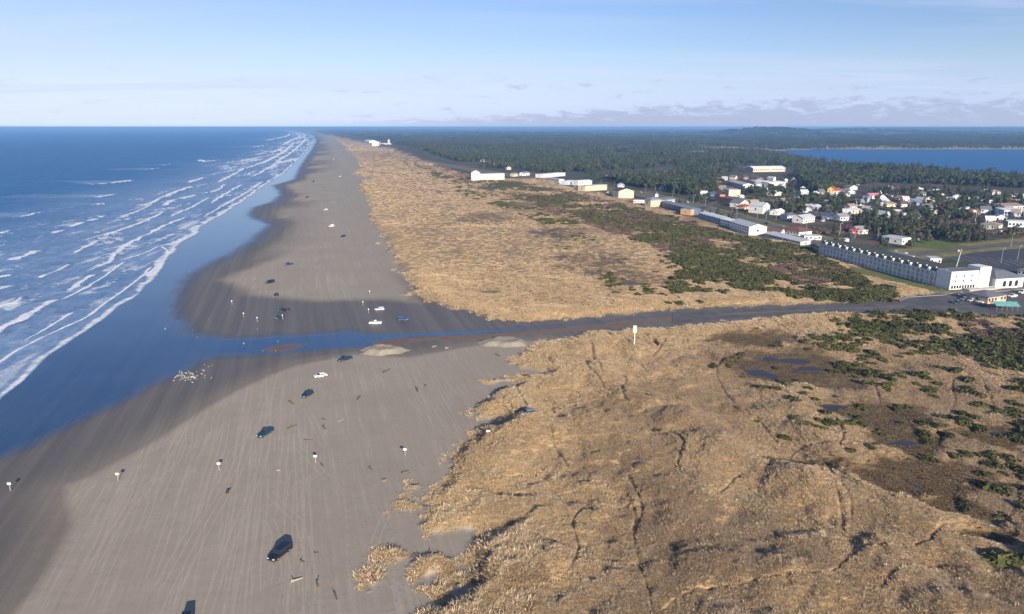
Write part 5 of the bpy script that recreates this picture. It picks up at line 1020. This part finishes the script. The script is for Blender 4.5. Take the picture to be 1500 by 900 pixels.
n_ = 260; x, y = P(rng.uniform(980, 1560, n_), rng.uniform(268, 372, n_)); fx.append(x); fy.append(y)
gX, gY = np.concatenate(fx), np.concatenate(fy)
k = (samp(HW_A, gX, gY) > 13) & (samp(RO_A, gX, gY) < -4) & clear_of_buildings(gX, gY) & (samp(IN_A, gX, gY) > 4) & view_clear(gX, gY, 8.0); gX, gY = gX[k], gY[k]
ff = [cand(26000, 480, 1900, 226, 292), cand(34000, 480, 1900, 206, 240)]
x, y = np.concatenate([q[0] for q in ff]), np.concatenate([q[1] for q in ff])
cl_ = fbm(x / 150, y / 210, 131, 4)
k = inside(x, y, pFOR) & (samp(BA_A, x, y) < -12) & (rng.random(len(x)) < sstep(.34, .50, cl_) * .97 + .03) & clear_of_buildings(x, y, 4) & (samp(HW_A, x, y) > 12) & (np.hypot(x, y) < 3600) & view_clear(x, y, 9.0)
x, y = x[k], y[k]
AX, AY = np.r_[gX, x], np.r_[gY, y]
AS = rng.uniform(.8, 1.5, len(AX)) * (.85 + .35 * fbm(AX / 90, AY / 90, 135, 2)); AS[:len(gX)] *= .72
AK = np.where(rng.random(len(AX)) < .55, rng.integers(0, 3, len(AX)), rng.integers(3, 6, len(AX)))
au, av = uv_of(AX, AY); sz = AS / np.hypot(AX, AY); sz[(au < 2) | (au > 1498)] = 0
od = np.argsort(-sz); one, rest = od[:300], od[300:]
trunkm = []; crownm = []
for i, (H, c, tk) in enumerate(CONI + PINE):
    tm = np_mesh('trunk', *tk); tm.materials.append(M_bark); trunkm.append(tm)
    cm_ = np_mesh('crown', *c); cm_.materials.append(M_conif if i < 3 else M_pine); crownm.append(cm_)
for q in one:
    i = int(AK[q]); nmk = 'conifer_tree' if i < 3 else 'pine_tree'
    t_ = bpy.data.objects.new(nmk, trunkm[i]); col.objects.link(t_); s_ = float(AS[q]); t_.location = (AX[q], AY[q], gz(AX[q], AY[q])); t_.rotation_euler = (0, 0, rng.uniform(0, 6.28)); t_.scale = (s_, s_, s_ * rng.uniform(.85, 1.1))
    cr = bpy.data.objects.new('crown', crownm[i]); col.objects.link(cr); cr.parent = t_
    nm, dx, dy, d = landmark(AX[q], AY[q]); hw = 'tall' if s_ > .85 else 'short' if s_ < .62 else 'middling'
    tag(t_, f'{hw} dark {"pointed conifer" if i < 3 else "round crowned pine"} {side_word(dx, dy, d)} {nm}', 'tree', 'evergreen trees around the town')
rest = rest[:60000]
scatter('forest', np.stack([AX[rest], AY[rest], np.maximum(0, samp(GZ, AX[rest], AY[rest]))], 1), rng.uniform(0, 6.28, len(rest)), AS[rest], AK[rest], TREE, 'dark evergreen forest stretching inland to the bay', 'forest')
x, y = cand(15000, 470, 1900, 197.5, 217)
k = inside(x, y, pFOR) & (samp(BA_A, x, y) < -20) & ((samp(BA_A, x, y) < -300) | (y < 2200)) & (rng.random(len(x)) < sstep(.36, .48, fbm(x / 400, y / 700, 141, 4))); x, y = x[k], y[k]
scatter('forest_far', np.stack([x, y, np.maximum(0, samp(GZ, x, y) - 4)], 1), rng.uniform(0, 6.28, len(x)), rng.uniform(.9, 1.5, len(x)), rng.integers(0, 5, len(x)), GROVE, 'far woods merging into one dark blue mass', 'forest')
k = clear_of_buildings(TX, TY, 1.0) & view_clear(TX, TY, 2.0)
TX, TY = TX[k], TY[k]
scatter('bare_thicket', np.stack([TX, TY, samp(GZ, TX, TY) - .1], 1), rng.uniform(0, 6.28, len(TX)), rng.uniform(1.2, 3.0, len(TX)) * np.where(samp(IN_A, TX, TY) > 0, 1.15, .8), rng.integers(0, 3, len(TX)), TWIG, 'leafless mauve brown thicket', 'thicket')
# ------------------------------------------------------------------ vehicles
M_tyre = mat('tyre_rubber', (.018, .018, .018), .8); M_rim = mat('wheel_rim', (.45, .45, .46), .35, metal=.7); M_lamp = mat('headlight_lens', (.75, .75, .72), .15); M_tail = mat('tail_light', (.40, .02, .02), .25); M_trim = mat('bumper_trim', (.06, .06, .065), .6)
PAINT = {k: mat('car_paint_' + k, c, .28, spec=.6, var=.04) for k, c in dict(black=(.010, .013, .020), navy=(.012, .030, .060), teal=(.012, .045, .070), white=(.78, .78, .77), silver=(.42, .44, .47), grey=(.14, .15, .17), red=(.30, .02, .02), blue=(.03, .10, .24)).items()}
SHAPES = {  # length, width, hood height, roof height, cabin from / to along the body, cargo bed
    'suv': (5.5, 2.0, 1.12, 1.88, .28, 1.0, False), 'wagon': (4.6, 1.85, 1.0, 1.66, .28, .985, False), 'sedan': (4.6, 1.8, .92, 1.42, .30, .86, False), 'pickup': (5.6, 1.95, 1.1, 1.82, .30, .62, True), 'van': (5.2, 2.0, 1.25, 2.15, .16, 1.0, False)}
_car_mesh = {}
def car_parts(kind):
    if kind in _car_mesh: return _car_mesh[kind]
    L, W, hh, rh, c0, c1, bed = SHAPES[kind]; g = .30
    def loft(secs):
        """cross-sections (x, half width at sill, half width at shoulder, z low, z shoulder, z top, half width at top)"""
        V, F = [], []
        for x, ws, wm, z0, zm, z1, wt in secs:
            V += [(x, -ws, z0), (x, ws, z0), (x, wm, zm), (x, wt, z1), (x, -wt, z1), (x, -wm, zm)]
        for i in range(len(secs) - 1):
            for k in range(6): F.append((6 * i + k, 6 * i + (k + 1) % 6, 6 * i + 6 + (k + 1) % 6, 6 * i + 6 + k))
        F += [(5, 4, 3, 2, 1, 0), tuple(6 * (len(secs) - 1) + k for k in range(6))]; return V, F
    w = W / 2; xc0, xc1 = L * c0, L * c1
    body = MB(); V, F = loft([(0, w * .82, w * .86, g + .15, .55, hh * .70, w * .74), (.18, w * .94, w * .97, g, .62, hh * .84, w * .84), (L * .10, w, w, g, .70, hh * .92, w * .90), (xc0, w, w, g, .72, hh, w * .93), (L * .6, w, w, g, .74, hh + .02, w * .94), (L * .92, w, w, g, .74, hh, w * .93), (L - .14, w * .96, w * .98, g, .74, hh - .04, w * .9), (L, w * .88, w * .92, g + .12, .7, hh - .14, w * .84)])
    body.poly(V, F)
    if bed: body.box(xc1 + .12, L - .12, -w * .80, w * .80, hh + .022, hh + .024, 1)
    roof = rh - .03
    V, F = loft([(xc0 + .55, w * .80, w * .80, hh + .3, roof - .16, roof - .03, w * .70), (xc0 + .9, w * .80, w * .80, hh + .28, roof - .12, roof, w * .72), ((xc0 + xc1) / 2, w * .82, w * .82, hh + .26, roof - .10, rh, w * .73), (xc1 - .4, w * .80, w * .80, hh + .28, roof - .12, roof - .01, w * .71), (xc1 - .16, w * .78, w * .78, hh + .3, roof - .18, roof - .08, w * .68)])
    cabroof = MB().poly(V, F)
    V, F = loft([(xc0 - .05, w * .84, w * .84, hh - .12, hh, hh + .03, w * .80), (xc0 + .62, w * .90, w * .89, hh - .12, hh + .12, roof - .08, w * .71), ((xc0 + xc1) / 2, w * .92, w * .90, hh - .12, hh + .12, roof - .06, w * .75), (xc1 - .34, w * .90, w * .88, hh - .12, hh + .12, roof - .08, w * .72), (min(xc1 + .02, L - .05), w * .85, w * .84, hh - .12, hh, hh + (.02 if kind in ('sedan', 'pickup') else .2), w * .78)])
    glass = MB().poly(V, F)
    def me(mb, name, bev=.0, sm=False):
        m = bpy.data.meshes.new(name); m.from_pydata(mb.v, [], mb.f); m.update()
        bm = bmesh.new(); bm.from_mesh(m); bmesh.ops.recalc_face_normals(bm, faces=bm.faces)
        if bev: bmesh.ops.bevel(bm, geom=list(bm.edges), offset=bev, segments=2, affect='EDGES', clamp_overlap=True)
        for v in bm.verts: v.co.x -= L / 2
        bm.to_mesh(m); bm.free(); return m
    ty = MB().cyl((0, -.12, 0), (0, .12, 0), .36, n=16); rm = MB().cyl((0, -.128, 0), (0, .128, 0), .22, n=12)
    hl = MB().box(.0, .16, -.19, .19, 0, .16); tl = MB().box(-.06, .06, -.10, .10, 0, .28); bp = MB().box(-.06, .14, -w * .9, w * .9, g + .04, g + .26)
    def raw(mb, name):
        m = bpy.data.meshes.new(name); m.from_pydata(mb.v, [], mb.f); m.update(); return m
    _car_mesh[kind] = dict(body=me(body, 'body', .05), glass=me(glass, 'windows', .03), roof=me(cabroof, 'cabin_roof', .03), tyre=raw(ty, 'tyre'), rim=raw(rm, 'rim'), hl=raw(hl, 'headlight'), tl=raw(tl, 'tail_light'), bp=raw(bp, 'bumper')); return _car_mesh[kind]
def ob(name, me, m, parent, loc=None):
    k = (me.name, m.name); 
    if k not in _shared:
        q = me.copy() if len(me.materials) else me; q.materials.clear(); q.materials.append(m); _shared[k] = q
    o = bpy.data.objects.new(name, _shared[k]); col.objects.link(o); o.parent = parent
    if loc: o.location = loc
    return o
_shared = {}
def car(kind, paint, front, rear, label, detail=True, name='parked_car', group=None, z=None):
    f, r = P3(*front), P3(*rear); c = (f + r) / 2; rz = math.atan2(r.y - f.y, r.x - f.x)      # the nose looks along local -x
    L, W, hh, rh, c0, c1, bed = SHAPES[kind]; zz = max(0, gz(c.x, c.y)) + .02 if z is None else z
    root = empty(name, (c.x, c.y, zz), rz); tag(root, label, 'van' if kind == 'van' else 'pickup' if kind == 'pickup' else 'car', group); pm = car_parts(kind)
    ob('body', pm['body'], PAINT[paint], root); ob('windows', pm['glass'], M_glass, root); ob('cabin_roof', pm['roof'], PAINT[paint], root)
    for x in (-L * .31, L * .29):
        for s in (-1, 1):
            w_ = ob('wheel', pm['tyre'], M_tyre, root, (x, s * (W / 2 - .08), .36)); ob('rim', pm['rim'], M_rim, w_)
    if detail:
        for s in (-1, 1): ob('headlight', pm['hl'], M_lamp, root, (-L / 2 - .005, s * W * .34, hh * .62)); ob('tail_light', pm['tl'], M_tail, root, (L / 2 - .04, s * W * .41, hh * .6))
        ob('bumper', pm['bp'], M_trim, root, (-L / 2 - .04, 0, 0)); ob('bumper', pm['bp'], M_trim, root, (L / 2 - .06, 0, 0))
    return root
car('suv', 'black', (397, 824), (424, 803), 'large black sport utility vehicle parked alone low on the dry sand')
car('suv', 'black', (269, 934), (275, 909), 'black vehicle roof cut off by the lower edge of the picture')
car('pickup', 'teal', (379, 643), (398, 631), 'dark teal pickup driving on the tyre tracks above the white signs')
car('wagon', 'navy', (441, 585), (459, 576), 'dark navy hatchback beside the short plank on the tyre tracks')
car('sedan', 'white', (462, 554), (477, 551), 'white sedan on the sand below the dark pickup')
car('pickup', 'navy', (498, 530), (513, 526), 'dark pickup by the left end of the pale sand mound')
car('pickup', 'white', (543, 475), (557, 475), 'white pickup on the damp sand just north of the creek')
car('wagon', 'blue', (597, 470), (584, 469.5), 'blue grey car with pale nose east of the white pickup')
car('wagon', 'silver', (551, 455), (561, 454.5), 'silver car behind the white pickup')
car('wagon', 'navy', (404, 468), (415, 466), 'dark car nearest the creek in the line of cars on the northern sand')
car('pickup', 'black', (410, 457), (421, 455), 'black pickup just behind the dark car by the creek')
car('wagon', 'navy', (403, 436), (406, 433), 'dark car showing a pale nose on the northern sand')
car('suv', 'black', (391, 416), (400, 414), 'black car in the middle of the pale northern sand')
car('pickup', 'navy', (418, 389), (427, 388), 'dark pickup farthest up the pale northern sand tongue')
car('van', 'white', (482, 333), (489, 332), 'white van on the upper northern beach')
car('wagon', 'navy', (501.5, 347.5), (504, 347), 'dark car between the white van and the dunes', False)
car('wagon', 'white', (475, 308.5), (479, 308), 'white car north of the white van', False)
car('wagon', 'navy', (447, 290), (452, 289.5), 'dark car at the wet edge of the far beach', False)
car('wagon', 'black', (457, 267), (461, 266.5), 'dark car just south of the far side stream', False)
car('van', 'white', (496, 260), (501, 259), 'white van just north of the far side stream', False)
car('van', 'white', (487, 234), (491, 233.6), 'white vehicle tiny on the farthest beach', False)
car('wagon', 'grey', (767, 627), (778, 625), 'grey car tucked in the sandy pocket of the dune grass')
FC = [('sedan', 'white', 1408, 433.5, 'white sedan close to the hotel end wall'), ('wagon', 'navy', 1401, 445, 'dark car alone by the shrub island on the forecourt'), ('wagon', 'silver', 1422, 441.5, 'silver car first in the forecourt row left of the brick bath house'), ('sedan', 'blue', 1428, 441, 'blue car second in the forecourt row'), ('wagon', 'silver', 1434, 443, 'silver wagon third in the forecourt row'), ('sedan', 'white', 1440, 444, 'white sedan next to the brick bath house wall'),
      ('pickup', 'white', 1483, 435.5, 'white pickup east of the bath house'), ('van', 'white', 1498, 430, 'white van at the far right of the forecourt'), ('wagon', 'black', 1415, 436, 'black wagon between the hotel steps and the forecourt row'), ('sedan', 'grey', 1412, 439.5, 'grey sedan behind the dark lone car on the forecourt')]
for kd, pc, u, v, lb in FC: car(kd, pc, (u - 4.5, v + .8), (u + 4.5, v - .8), lb, True, 'parked_car', 'cars on the hotel forecourt')
HC = [(1000, 297, 'white'), (1108, 327.3, 'navy'), (1138, 336, 'silver'), (1216, 357, 'black'), (1252, 366.5, 'white'), (1312, 383.5, 'black'), (1330, 388, 'navy'), (1372, 398, 'white'), (930, 283, 'silver'), (870, 273.4, 'white')]
HL = ['by the cream cupola hotel', 'opposite the tall gabled house', 'opposite the blue grey shop', 'near the kiosk', 'below the red shop', 'at the side road junction', 'just past the side road junction', 'behind the hotel end block', 'by the cream gabled hotel', 'near the white stores']
for (u, v, pc), lb in zip(HC, HL):
    x, y = P(u, v); i = int(np.argmin(np.hypot(pHW[:, 0] - x, pHW[:, 1] - y))); i = min(max(i, 1), len(pHW) - 2); d = pHW[i + 1] - pHW[i - 1]; d /= np.hypot(*d); n_ = np.array([-d[1], d[0]]) * 6.5
    c = pHW[i] + n_; f = c + d * 2; g_ = c - d * 2; fu, fv = uv_of(*f); ru, rv = uv_of(*g_)
    car('wagon', pc, (float(fu), float(fv)), (float(ru), float(rv)), f'{"dark blue" if pc == "navy" else pc} car on the highway {lb}', False, 'moving_car', 'cars on the highway', .18)
LC = [(1325, 374, 'white', 'white'), (1310, 371, 'silver', 'silver'), (1348, 386, 'black', 'black'), (1360, 384, 'navy', 'dark blue'), (1031, 312, 'white', 'white'), (1043, 315, 'silver', 'silver'), (1062, 322, 'red', 'red'), (1076, 325, 'white', 'white'), (1100, 336, 'black', 'black'), (1112, 338, 'white', 'white'), (1192, 360, 'navy', 'dark blue'), (1196, 352, 'white', 'white'), (1120, 312.5, 'white', 'white'), (1160, 326, 'black', 'black'), (1205, 325, 'white', 'white'), (1285, 352, 'silver', 'silver'), (1342, 353, 'white', 'white'), (1465, 341, 'white', 'white'), (890, 283, 'white', 'white'), (842, 274, 'silver', 'silver')]
for u, v, pc, cw in LC:
    c = P3(u, v); nm, dx, dy, d = landmark(c.x, c.y); s_ = 1.2 * pxm(v) * 1.6
    lb = f'{cw} car parked off the highway {side_word(dx, dy, d)} {nm}'
    car('wagon', pc, (u - s_, v + .4), (u + s_, v - .4), lb, False, 'parked_car', 'cars parked in town')
# ------------------------------------------------------------------ beach signs and marker posts
def beach_sign(u, v, label, h=2.2, w_=.9, hh=.56, turn=0.0, group='white signs on the beach'):
    c = P3(u, v); s = empty('beach_sign', (c.x, c.y, max(0, gz(c.x, c.y))), turn); tag(s, label, 'sign', group)
    MB().box(-.06, .06, -.06, .06, -.3, h).build('post', mat('weathered_wood', (.42, .38, .32), .85, var=.2), s)
    MB().box(-w_ / 2, w_ / 2, -.105, -.065, h - hh, h).build('board', M['white'], s); MB().box(-w_ / 2 + .06, w_ / 2 - .06, -.064, -.061, h - hh + .06, h - .06).build('back_panel', M['grey'], s); return s
for u, v, lb in [(15.5, 719, 'white sign on a post on the dark damp sand, nearest the water'), (173.5, 704.5, 'white sign on the streaked pale sand next to the damp edge'), (321.5, 689, 'white sign above the dark stump'), (462.5, 678, 'white sign below the dark teal pickup'), (593.5, 668, 'white sign closest to the southern dunes')]: beach_sign(u, v, lb)
for u, v, lb in [(540, 459, 'thin marker sign left of the silver car'), (531.7, 448, 'thin marker sign above the white pickup'), (541.5, 432, 'thin marker sign farthest inland on the northern sand'), (377, 471.5, 'slim white marker stake on damp sand left of the dark cars'), (357, 465, 'slim white stake in the middle of the dark damp sand'), (340, 446.5, 'slim white stake nearest the northern water edge'), (414, 468, 'thin stake beside the dark cars')]: beach_sign(u, v, lb, 2.2, .42, .55, .5, 'slim stakes on the northern sand')
beach_sign(715, 650, 'small white sign half sunk in the edge of the dune grass', 1.8, .9, .6)
c = P3(928.5, 517); tp = empty('marker_post', (c.x, c.y, gz(c.x, c.y)), -.15); tag(tp, 'tall white marker board high on a slender post in the dune grass', 'sign')
MB().box(-.12, .12, -.10, .10, -.5, 7.6).build('post', M['white'], tp); MB().box(-.62, .62, -.16, -.11, 4.9, 7.7).build('board', M['white'], tp)
# ------------------------------------------------------------------ driftwood
M_drift = mat('driftwood', (.125, .098, .075), .9, var=.35, scale=2.5); M_drift2 = mat('pale_driftwood', (.34, .29, .23), .9, var=.3, scale=2.5)
def drift(name, a, b, r, label, pale=False, stub=True):
    a, b = P3(*a), P3(*b); a.z, b.z = max(0, gz(a.x, a.y)) + r * .6, max(0, gz(b.x, b.y)) + r * .5; c = (a + b) / 2; mb = MB(); rs_ = random.Random(int(a.x * 31) & 0xFFFF)
    d = b - a; n = 4; pts = [a + d * i / n + Vector((rs_.uniform(-.1, .1), rs_.uniform(-.1, .1), rs_.uniform(-.04, .06))) * d.length * .12 - c for i in range(n + 1)]
    for i in range(n): mb.cyl(pts[i], pts[i + 1], r * (1.15 - .14 * i), r * (1.15 - .14 * (i + 1)), 7)
    if stub: mb.cyl(pts[1], pts[1] + Vector((rs_.uniform(-.5, .5), rs_.uniform(-.5, .5), .8)) * r * 4, r * .5, r * .2, 6)
    o = mb.build(name, M_drift2 if pale else M_drift); o.location = c; return tag(o, label, 'driftwood')
DR = [((423, 588), (431, 593), .28, 'short dark plank left of the navy hatchback', False), ((421, 629), (434, 623), .22, 'long dark pole between the two dark tracks', False), ((473, 625), (478, 630), .26, 'stubby dark log right of the long pole', False), ((445, 646), (458, 645), .2, 'thin dark stick above the fourth white sign', False), ((472, 614), (477, 616), .2, 'small dark chip of wood above the stubby log', False), ((561, 547), (572, 541), .30, 'log half buried at the end of the looping tyre tracks', False), ((523, 587), (528, 580), .24, 'dark log standing out below the looping track', False), ((496, 618), (503, 614), .18, 'pale stick on the middle sand', True), ((426, 853), (443, 847), .22, 'pale long branch below the big black vehicle', True), ((464, 853), (466, 861), .22, 'short dark log right of the pale branch', False), ((540, 686), (546, 689), .2, 'forked dark branch near the small grass clumps', False), ((588, 694), (600, 690), .2, 'curved dark branch by the second grass clump', False), ((440, 822), (446, 825), .18, 'short stick by the big black vehicle', False), ((727, 520), (733, 523), .3, 'dark log in front of the dune notch', False), ((598, 441), (606, 438), .3, 'dark log at the foot of the northern dune', False), ((470, 680), (474, 684), .16, 'tiny dark chip right of the fourth white sign', False), ((633, 509), (640, 507), .2, 'pale stick near the sand mound', True), ((652, 511), (657, 510), .25, 'pale lump of wood between the two sand mounds', True), ((490, 870), (494, 880), .2, 'dark stick on the littered sand at the bottom', False), ((460, 812), (466, 810), .16, 'thin stick right of the big black vehicle', False), ((545, 848), (552, 853), .2, 'dark log lying on the lowest grass clump', False), ((405, 690), (411, 689), .16, 'faint stick between the signs', True)]
for a, b, r_, lb, pale in DR: drift('driftwood_log', a, b, r_, lb, pale)
c = P3(612.5, 575); mb = MB(); mb.cyl((0, 0, -.3), (.12, .05, 1.9), .24, .17, 8); mb.cyl((.05, 0, .9), (.55, .2, 1.6), .12, .06, 6); o = mb.build('driftwood_stump', M_drift); o.location = c; tag(o, 'upright dark driftwood post standing on the bare middle sand', 'driftwood')
c = P3(624, 567); mb = MB(); mb.cyl((0, 0, -.2), (.1, 0, .8), .4, .25, 8); o = mb.build('driftwood_stump', M_drift); o.location = c; tag(o, 'squat dark stump just behind the upright driftwood post', 'driftwood')
c = P3(333, 722); mb = MB(); mb.cyl((0, 0, -.2), (.05, .1, .75), .34, .28, 9); mb.cyl((0, 0, .5), (.75, .25, .85), .16, .09, 7); mb.cyl((0, 0, .25), (-.4, -.35, .1), .15, .06, 6); o = mb.build('driftwood_stump', mat('charred_wood', (.03, .027, .026), .9)); o.location = c; tag(o, 'black stump on the pale sand below the third white sign', 'driftwood')
# ------------------------------------------------------------------ sand mounds beside the creek
def mound(u, v, hw_px, h, label):
    c = P3(u, v); rx = hw_px / pxm(v); ry = rx * .62; n, k = 56, 16; V, F = [], []
    for i in range(k + 1):
        rr = i / k
        for j in range(n):
            an = 6.2832 * j / n; sq = 1 + .10 * math.sin(3 * an + u) + .07 * math.sin(7 * an); x, y = math.cos(an) * rx * rr * sq, math.sin(an) * ry * rr * sq
            z = h * float(1 - sstep(.50, 1.0, rr)) * (.72 + .55 * float(fbm(np.array([x / 3 + u]), np.array([y / 3]), 5, 3)[0])) - .06; V.append((x, y, z))
    for i in range(k):
        for j in range(n): F.append((i * n + j, i * n + (j + 1) % n, (i + 1) * n + (j + 1) % n, (i + 1) * n + j))
    me = np_mesh('sand_mound', np.array(V), np.array(F), True); o = link_mesh('sand_mound', me, mat('dug_sand', (.255, .228, .18), .95, var=.14, scale=.7, bump=.5)); o.location = c; return tag(o, label, 'sand mound')
mound(560.5, 514.5, 37, 1.8, 'pale piled sand mound alone on the beach beside the creek'); mound(739, 502.5, 40, 1.6, 'wide grey sand mound where the creek meets the dune corner')
# ------------------------------------------------------------------ gulls
def gull_mesh():
    V, F, Mi = [], [], []
    prof = [(-.30, .01, .20), (-.24, .035, .19), (-.12, .085, .18), (.0, .105, .18), (.10, .095, .20), (.17, .06, .26), (.21, .05, .32), (.25, .058, .355), (.29, .045, .36), (.32, .015, .352), (.385, .006, .34)]; n = 8
    for x, r, z in prof:
        for i in range(n): a = 6.2832 * i / n; V.append((x, math.cos(a) * r, z + math.sin(a) * r))
    for i in range(len(prof) - 1):
        for k in range(n): F.append((i * n + k, i * n + (k + 1) % n, (i + 1) * n + (k + 1) % n, (i + 1) * n + k)); Mi.append(2 if i >= 9 else 1 if (i < 4 and k in (0, 1, 2, 3)) else 0)
    for s in (-.04, .04):
        b = len(V); V += [(.0, s - .01, 0), (.02, s - .01, 0), (.02, s + .01, .1), (0, s + .01, .1)]; F.append((b, b + 1, b + 2, b + 3)); Mi.append(2)
    me = np_mesh('gull', np.array(V) * 1.15, np.array(F), True, Mi)
    for m in (M['white'], M['grey'], M['orange']): me.materials.append(m)
    return me
GM = gull_mesh(); GS = [(rs.gauss(278, 8), rs.gauss(552.5, 3.3)) for _ in range(58)] + [(rs.gauss(263, 3), rs.gauss(551, 3)) for _ in range(14)] + [(rs.uniform(296, 312), rs.uniform(535, 556)) for _ in range(10)]
def gull(u, v, label, group):
    c = P3(u, v); o = bpy.data.objects.new('gull', GM); col.objects.link(o); o.location = (c.x, c.y, .0); o.rotation_euler = (0, 0, rs.gauss(-1.2, .7)); s_ = rs.uniform(.85, 1.15); o.scale = (s_, s_, s_); tag(o, label, 'gull', group)
for u, v in GS: gull(u, v, 'white gull standing in the flock on the damp sand by the water', 'flock of gulls on the damp sand')
for u, v, lb in [(242, 482.5, 'single gull at the northern edge of the wet sand'), (407, 501, 'single gull in the middle of the creek'), (385, 515, 'gull on the tip of the rusty sandbar'), (404, 514.5, 'gull on the near side of the rusty sandbar'), (377, 483, 'gull on the dark damp sand below the white stake'), (282, 484, 'gull left of the white stakes on the damp sand'), (288, 495.5, 'gull at the mouth of the creek'), (306, 469, 'gull alone on the dark sand north of the creek'), (357, 504, 'gull in shallow water left of the rusty sandbar')]: gull(u, v, lb, None)
# ------------------------------------------------------------------ street furniture
M_pole = mat('pole_wood', (.20, .16, .12), .9, var=.25, scale=2); M_galv = mat('galvanised_steel', (.50, .51, .52), .45, metal=.5)
def power_pole(u, v, label, h=11.0):
    c = P3(u, v); s = empty('power_pole', (c.x, c.y, 0), .35); tag(s, label, 'pole', 'wooden power poles in town'); MB().cyl((0, 0, -.3), (0, 0, h), .18, .12, 8).build('pole', M_pole, s); MB().box(-1.3, 1.3, -.07, .07, h - 1.0, h - .82).build('crossarm', M_pole, s)
    for x in (-1.1, 0, 1.1): MB().cyl((x, 0, h - .81), (x, 0, h - .55), .06, .04, 6).build('insulator', M['white'], s)
def street_lamp(u, v, label, h=9.5, turn=0.6):
    c = P3(u, v); s = empty('street_lamp', (c.x, c.y, 0), turn); tag(s, label, 'street lamp', 'street lamps along the highway'); MB().cyl((0, 0, -.2), (0, 0, h), .13, .08, 8).build('pole', M_galv, s); MB().cyl((0, 0, h - .15), (1.9, 0, h + .25), .06, .05, 6).build('arm', M_galv, s); MB().box(1.7, 2.6, -.2, .2, h + .12, h + .34).build('lamp_head', M['white'], s)
for u, v, lb in [(1015.5, 298, 'street lamp nearest the brick building to the north'), (1033, 303, 'street lamp in the verge below the brick building'), (1109, 321, 'street lamp across from the tall gabled house'), (1122, 322, 'second street lamp across from the tall gabled house'), (1136.5, 324, 'street lamp across from the teal roof'), (1181, 337, 'street lamp in the median by the brown roofed motel'), (1229.5, 345, 'street lamp left of the red shop'), (1230, 343, 'street lamp behind the kiosk'), (1252, 351, 'street lamp below the red shop'), (1285, 353, 'street lamp left of the blue fronted shop'), (1480.5, 362, 'street lamp at the right end of the side road'), (960, 279, 'street lamp by the bend north of the cupola hotel'), (1466, 386, 'slim light pole in the parking lot'), (1490, 382, 'slim light pole at the right side of the parking lot')]: street_lamp(u, v, lb)
for u, v, lb in [(1072, 322, 'power pole behind the gabled block, left one of two'), (1078.5, 324, 'power pole behind the gabled block, right one of two'), (1023, 286, 'power pole among trees left of the brick building'), (1127, 292, 'power pole at the end of the field'), (1163, 293, 'power pole in the thicket behind the shops'), (1230, 309, 'power pole above the white bungalow'), (1335, 336, 'power pole among the dark trees by the cottage'), (945, 281, 'power pole along the highway north of the cupola hotel'), (985, 296, 'power pole near the white wing'), (880, 274, 'power pole by the stepped balconies'), (900, 277, 'power pole by the cream gabled hotel'), (1394, 309, 'power pole beside the far street houses'), (1460, 318, 'power pole left of the big white store'), (710, 250, 'power pole behind the lone northern hotel')]: power_pole(u, v, lb)
c = P3(1400.5, 392); s = empty('flagpole', (c.x, c.y, 0)); tag(s, 'tall white leaning pole at the landward side of the hotel end block', 'pole'); MB().cyl((0, 0, -.3), (1.6, 0, 11.5), .22, .12, 8).build('pole', M['white'], s); MB().box(-.6, .3, -.12, .12, 10.2, 11.0).build('lamp_box', M['white'], s)
c = P3(1428, 327.5); s = empty('flagpole', (c.x, c.y, 0)); tag(s, 'tall flagpole with a red and white flag before the dark trees', 'flagpole'); MB().cyl((0, 0, -.3), (0, 0, 12.5), .14, .08, 8).build('pole', M['white'], s)
fl = MB()
for i in range(6):
    for j in range(4):
        x0, x1 = -.1 - i * .55, -.65 - i * .55; y0, y1 = .25 * math.sin(i * 1.1), .25 * math.sin((i + 1) * 1.1); z0, z1 = 9.7 + j * .6, 10.3 + j * .6
        b = len(fl.v); fl.v += [(x0, y0, z0), (x1, y1, z0), (x1, y1, z1), (x0, y0, z1), (x0, y0 + .03, z0), (x1, y1 + .03, z0), (x1, y1 + .03, z1), (x0, y0 + .03, z1)]; fl.f += [[b, b + 1, b + 2, b + 3], [b + 7, b + 6, b + 5, b + 4]]; fl.m += [(1 if j % 2 else 0) if not (i < 2 and j > 1) else 2] * 2
fl.build('flag', [M['red'], M['white'], M['darkblue']], s)
# ------------------------------------------------------------------ air
hz = MB().box(-47000, 47000, -1500, 47000, -2.0, 88.0)
m = bpy.data.materials.new('haze'); m.use_nodes = True; t = NT(m.node_tree)
HAZE_D = 0.95e-4
v_ = t.n('ShaderNodeVolumePrincipled', {'Color': (.26, .54, 1.0, 1), 'Density': HAZE_D, 'Anisotropy': 0.0})
t.t.links.new(v_.outputs[0], t.n('ShaderNodeOutputMaterial').inputs['Volume'])
tag(hz.build('haze', m), kind='stuff')
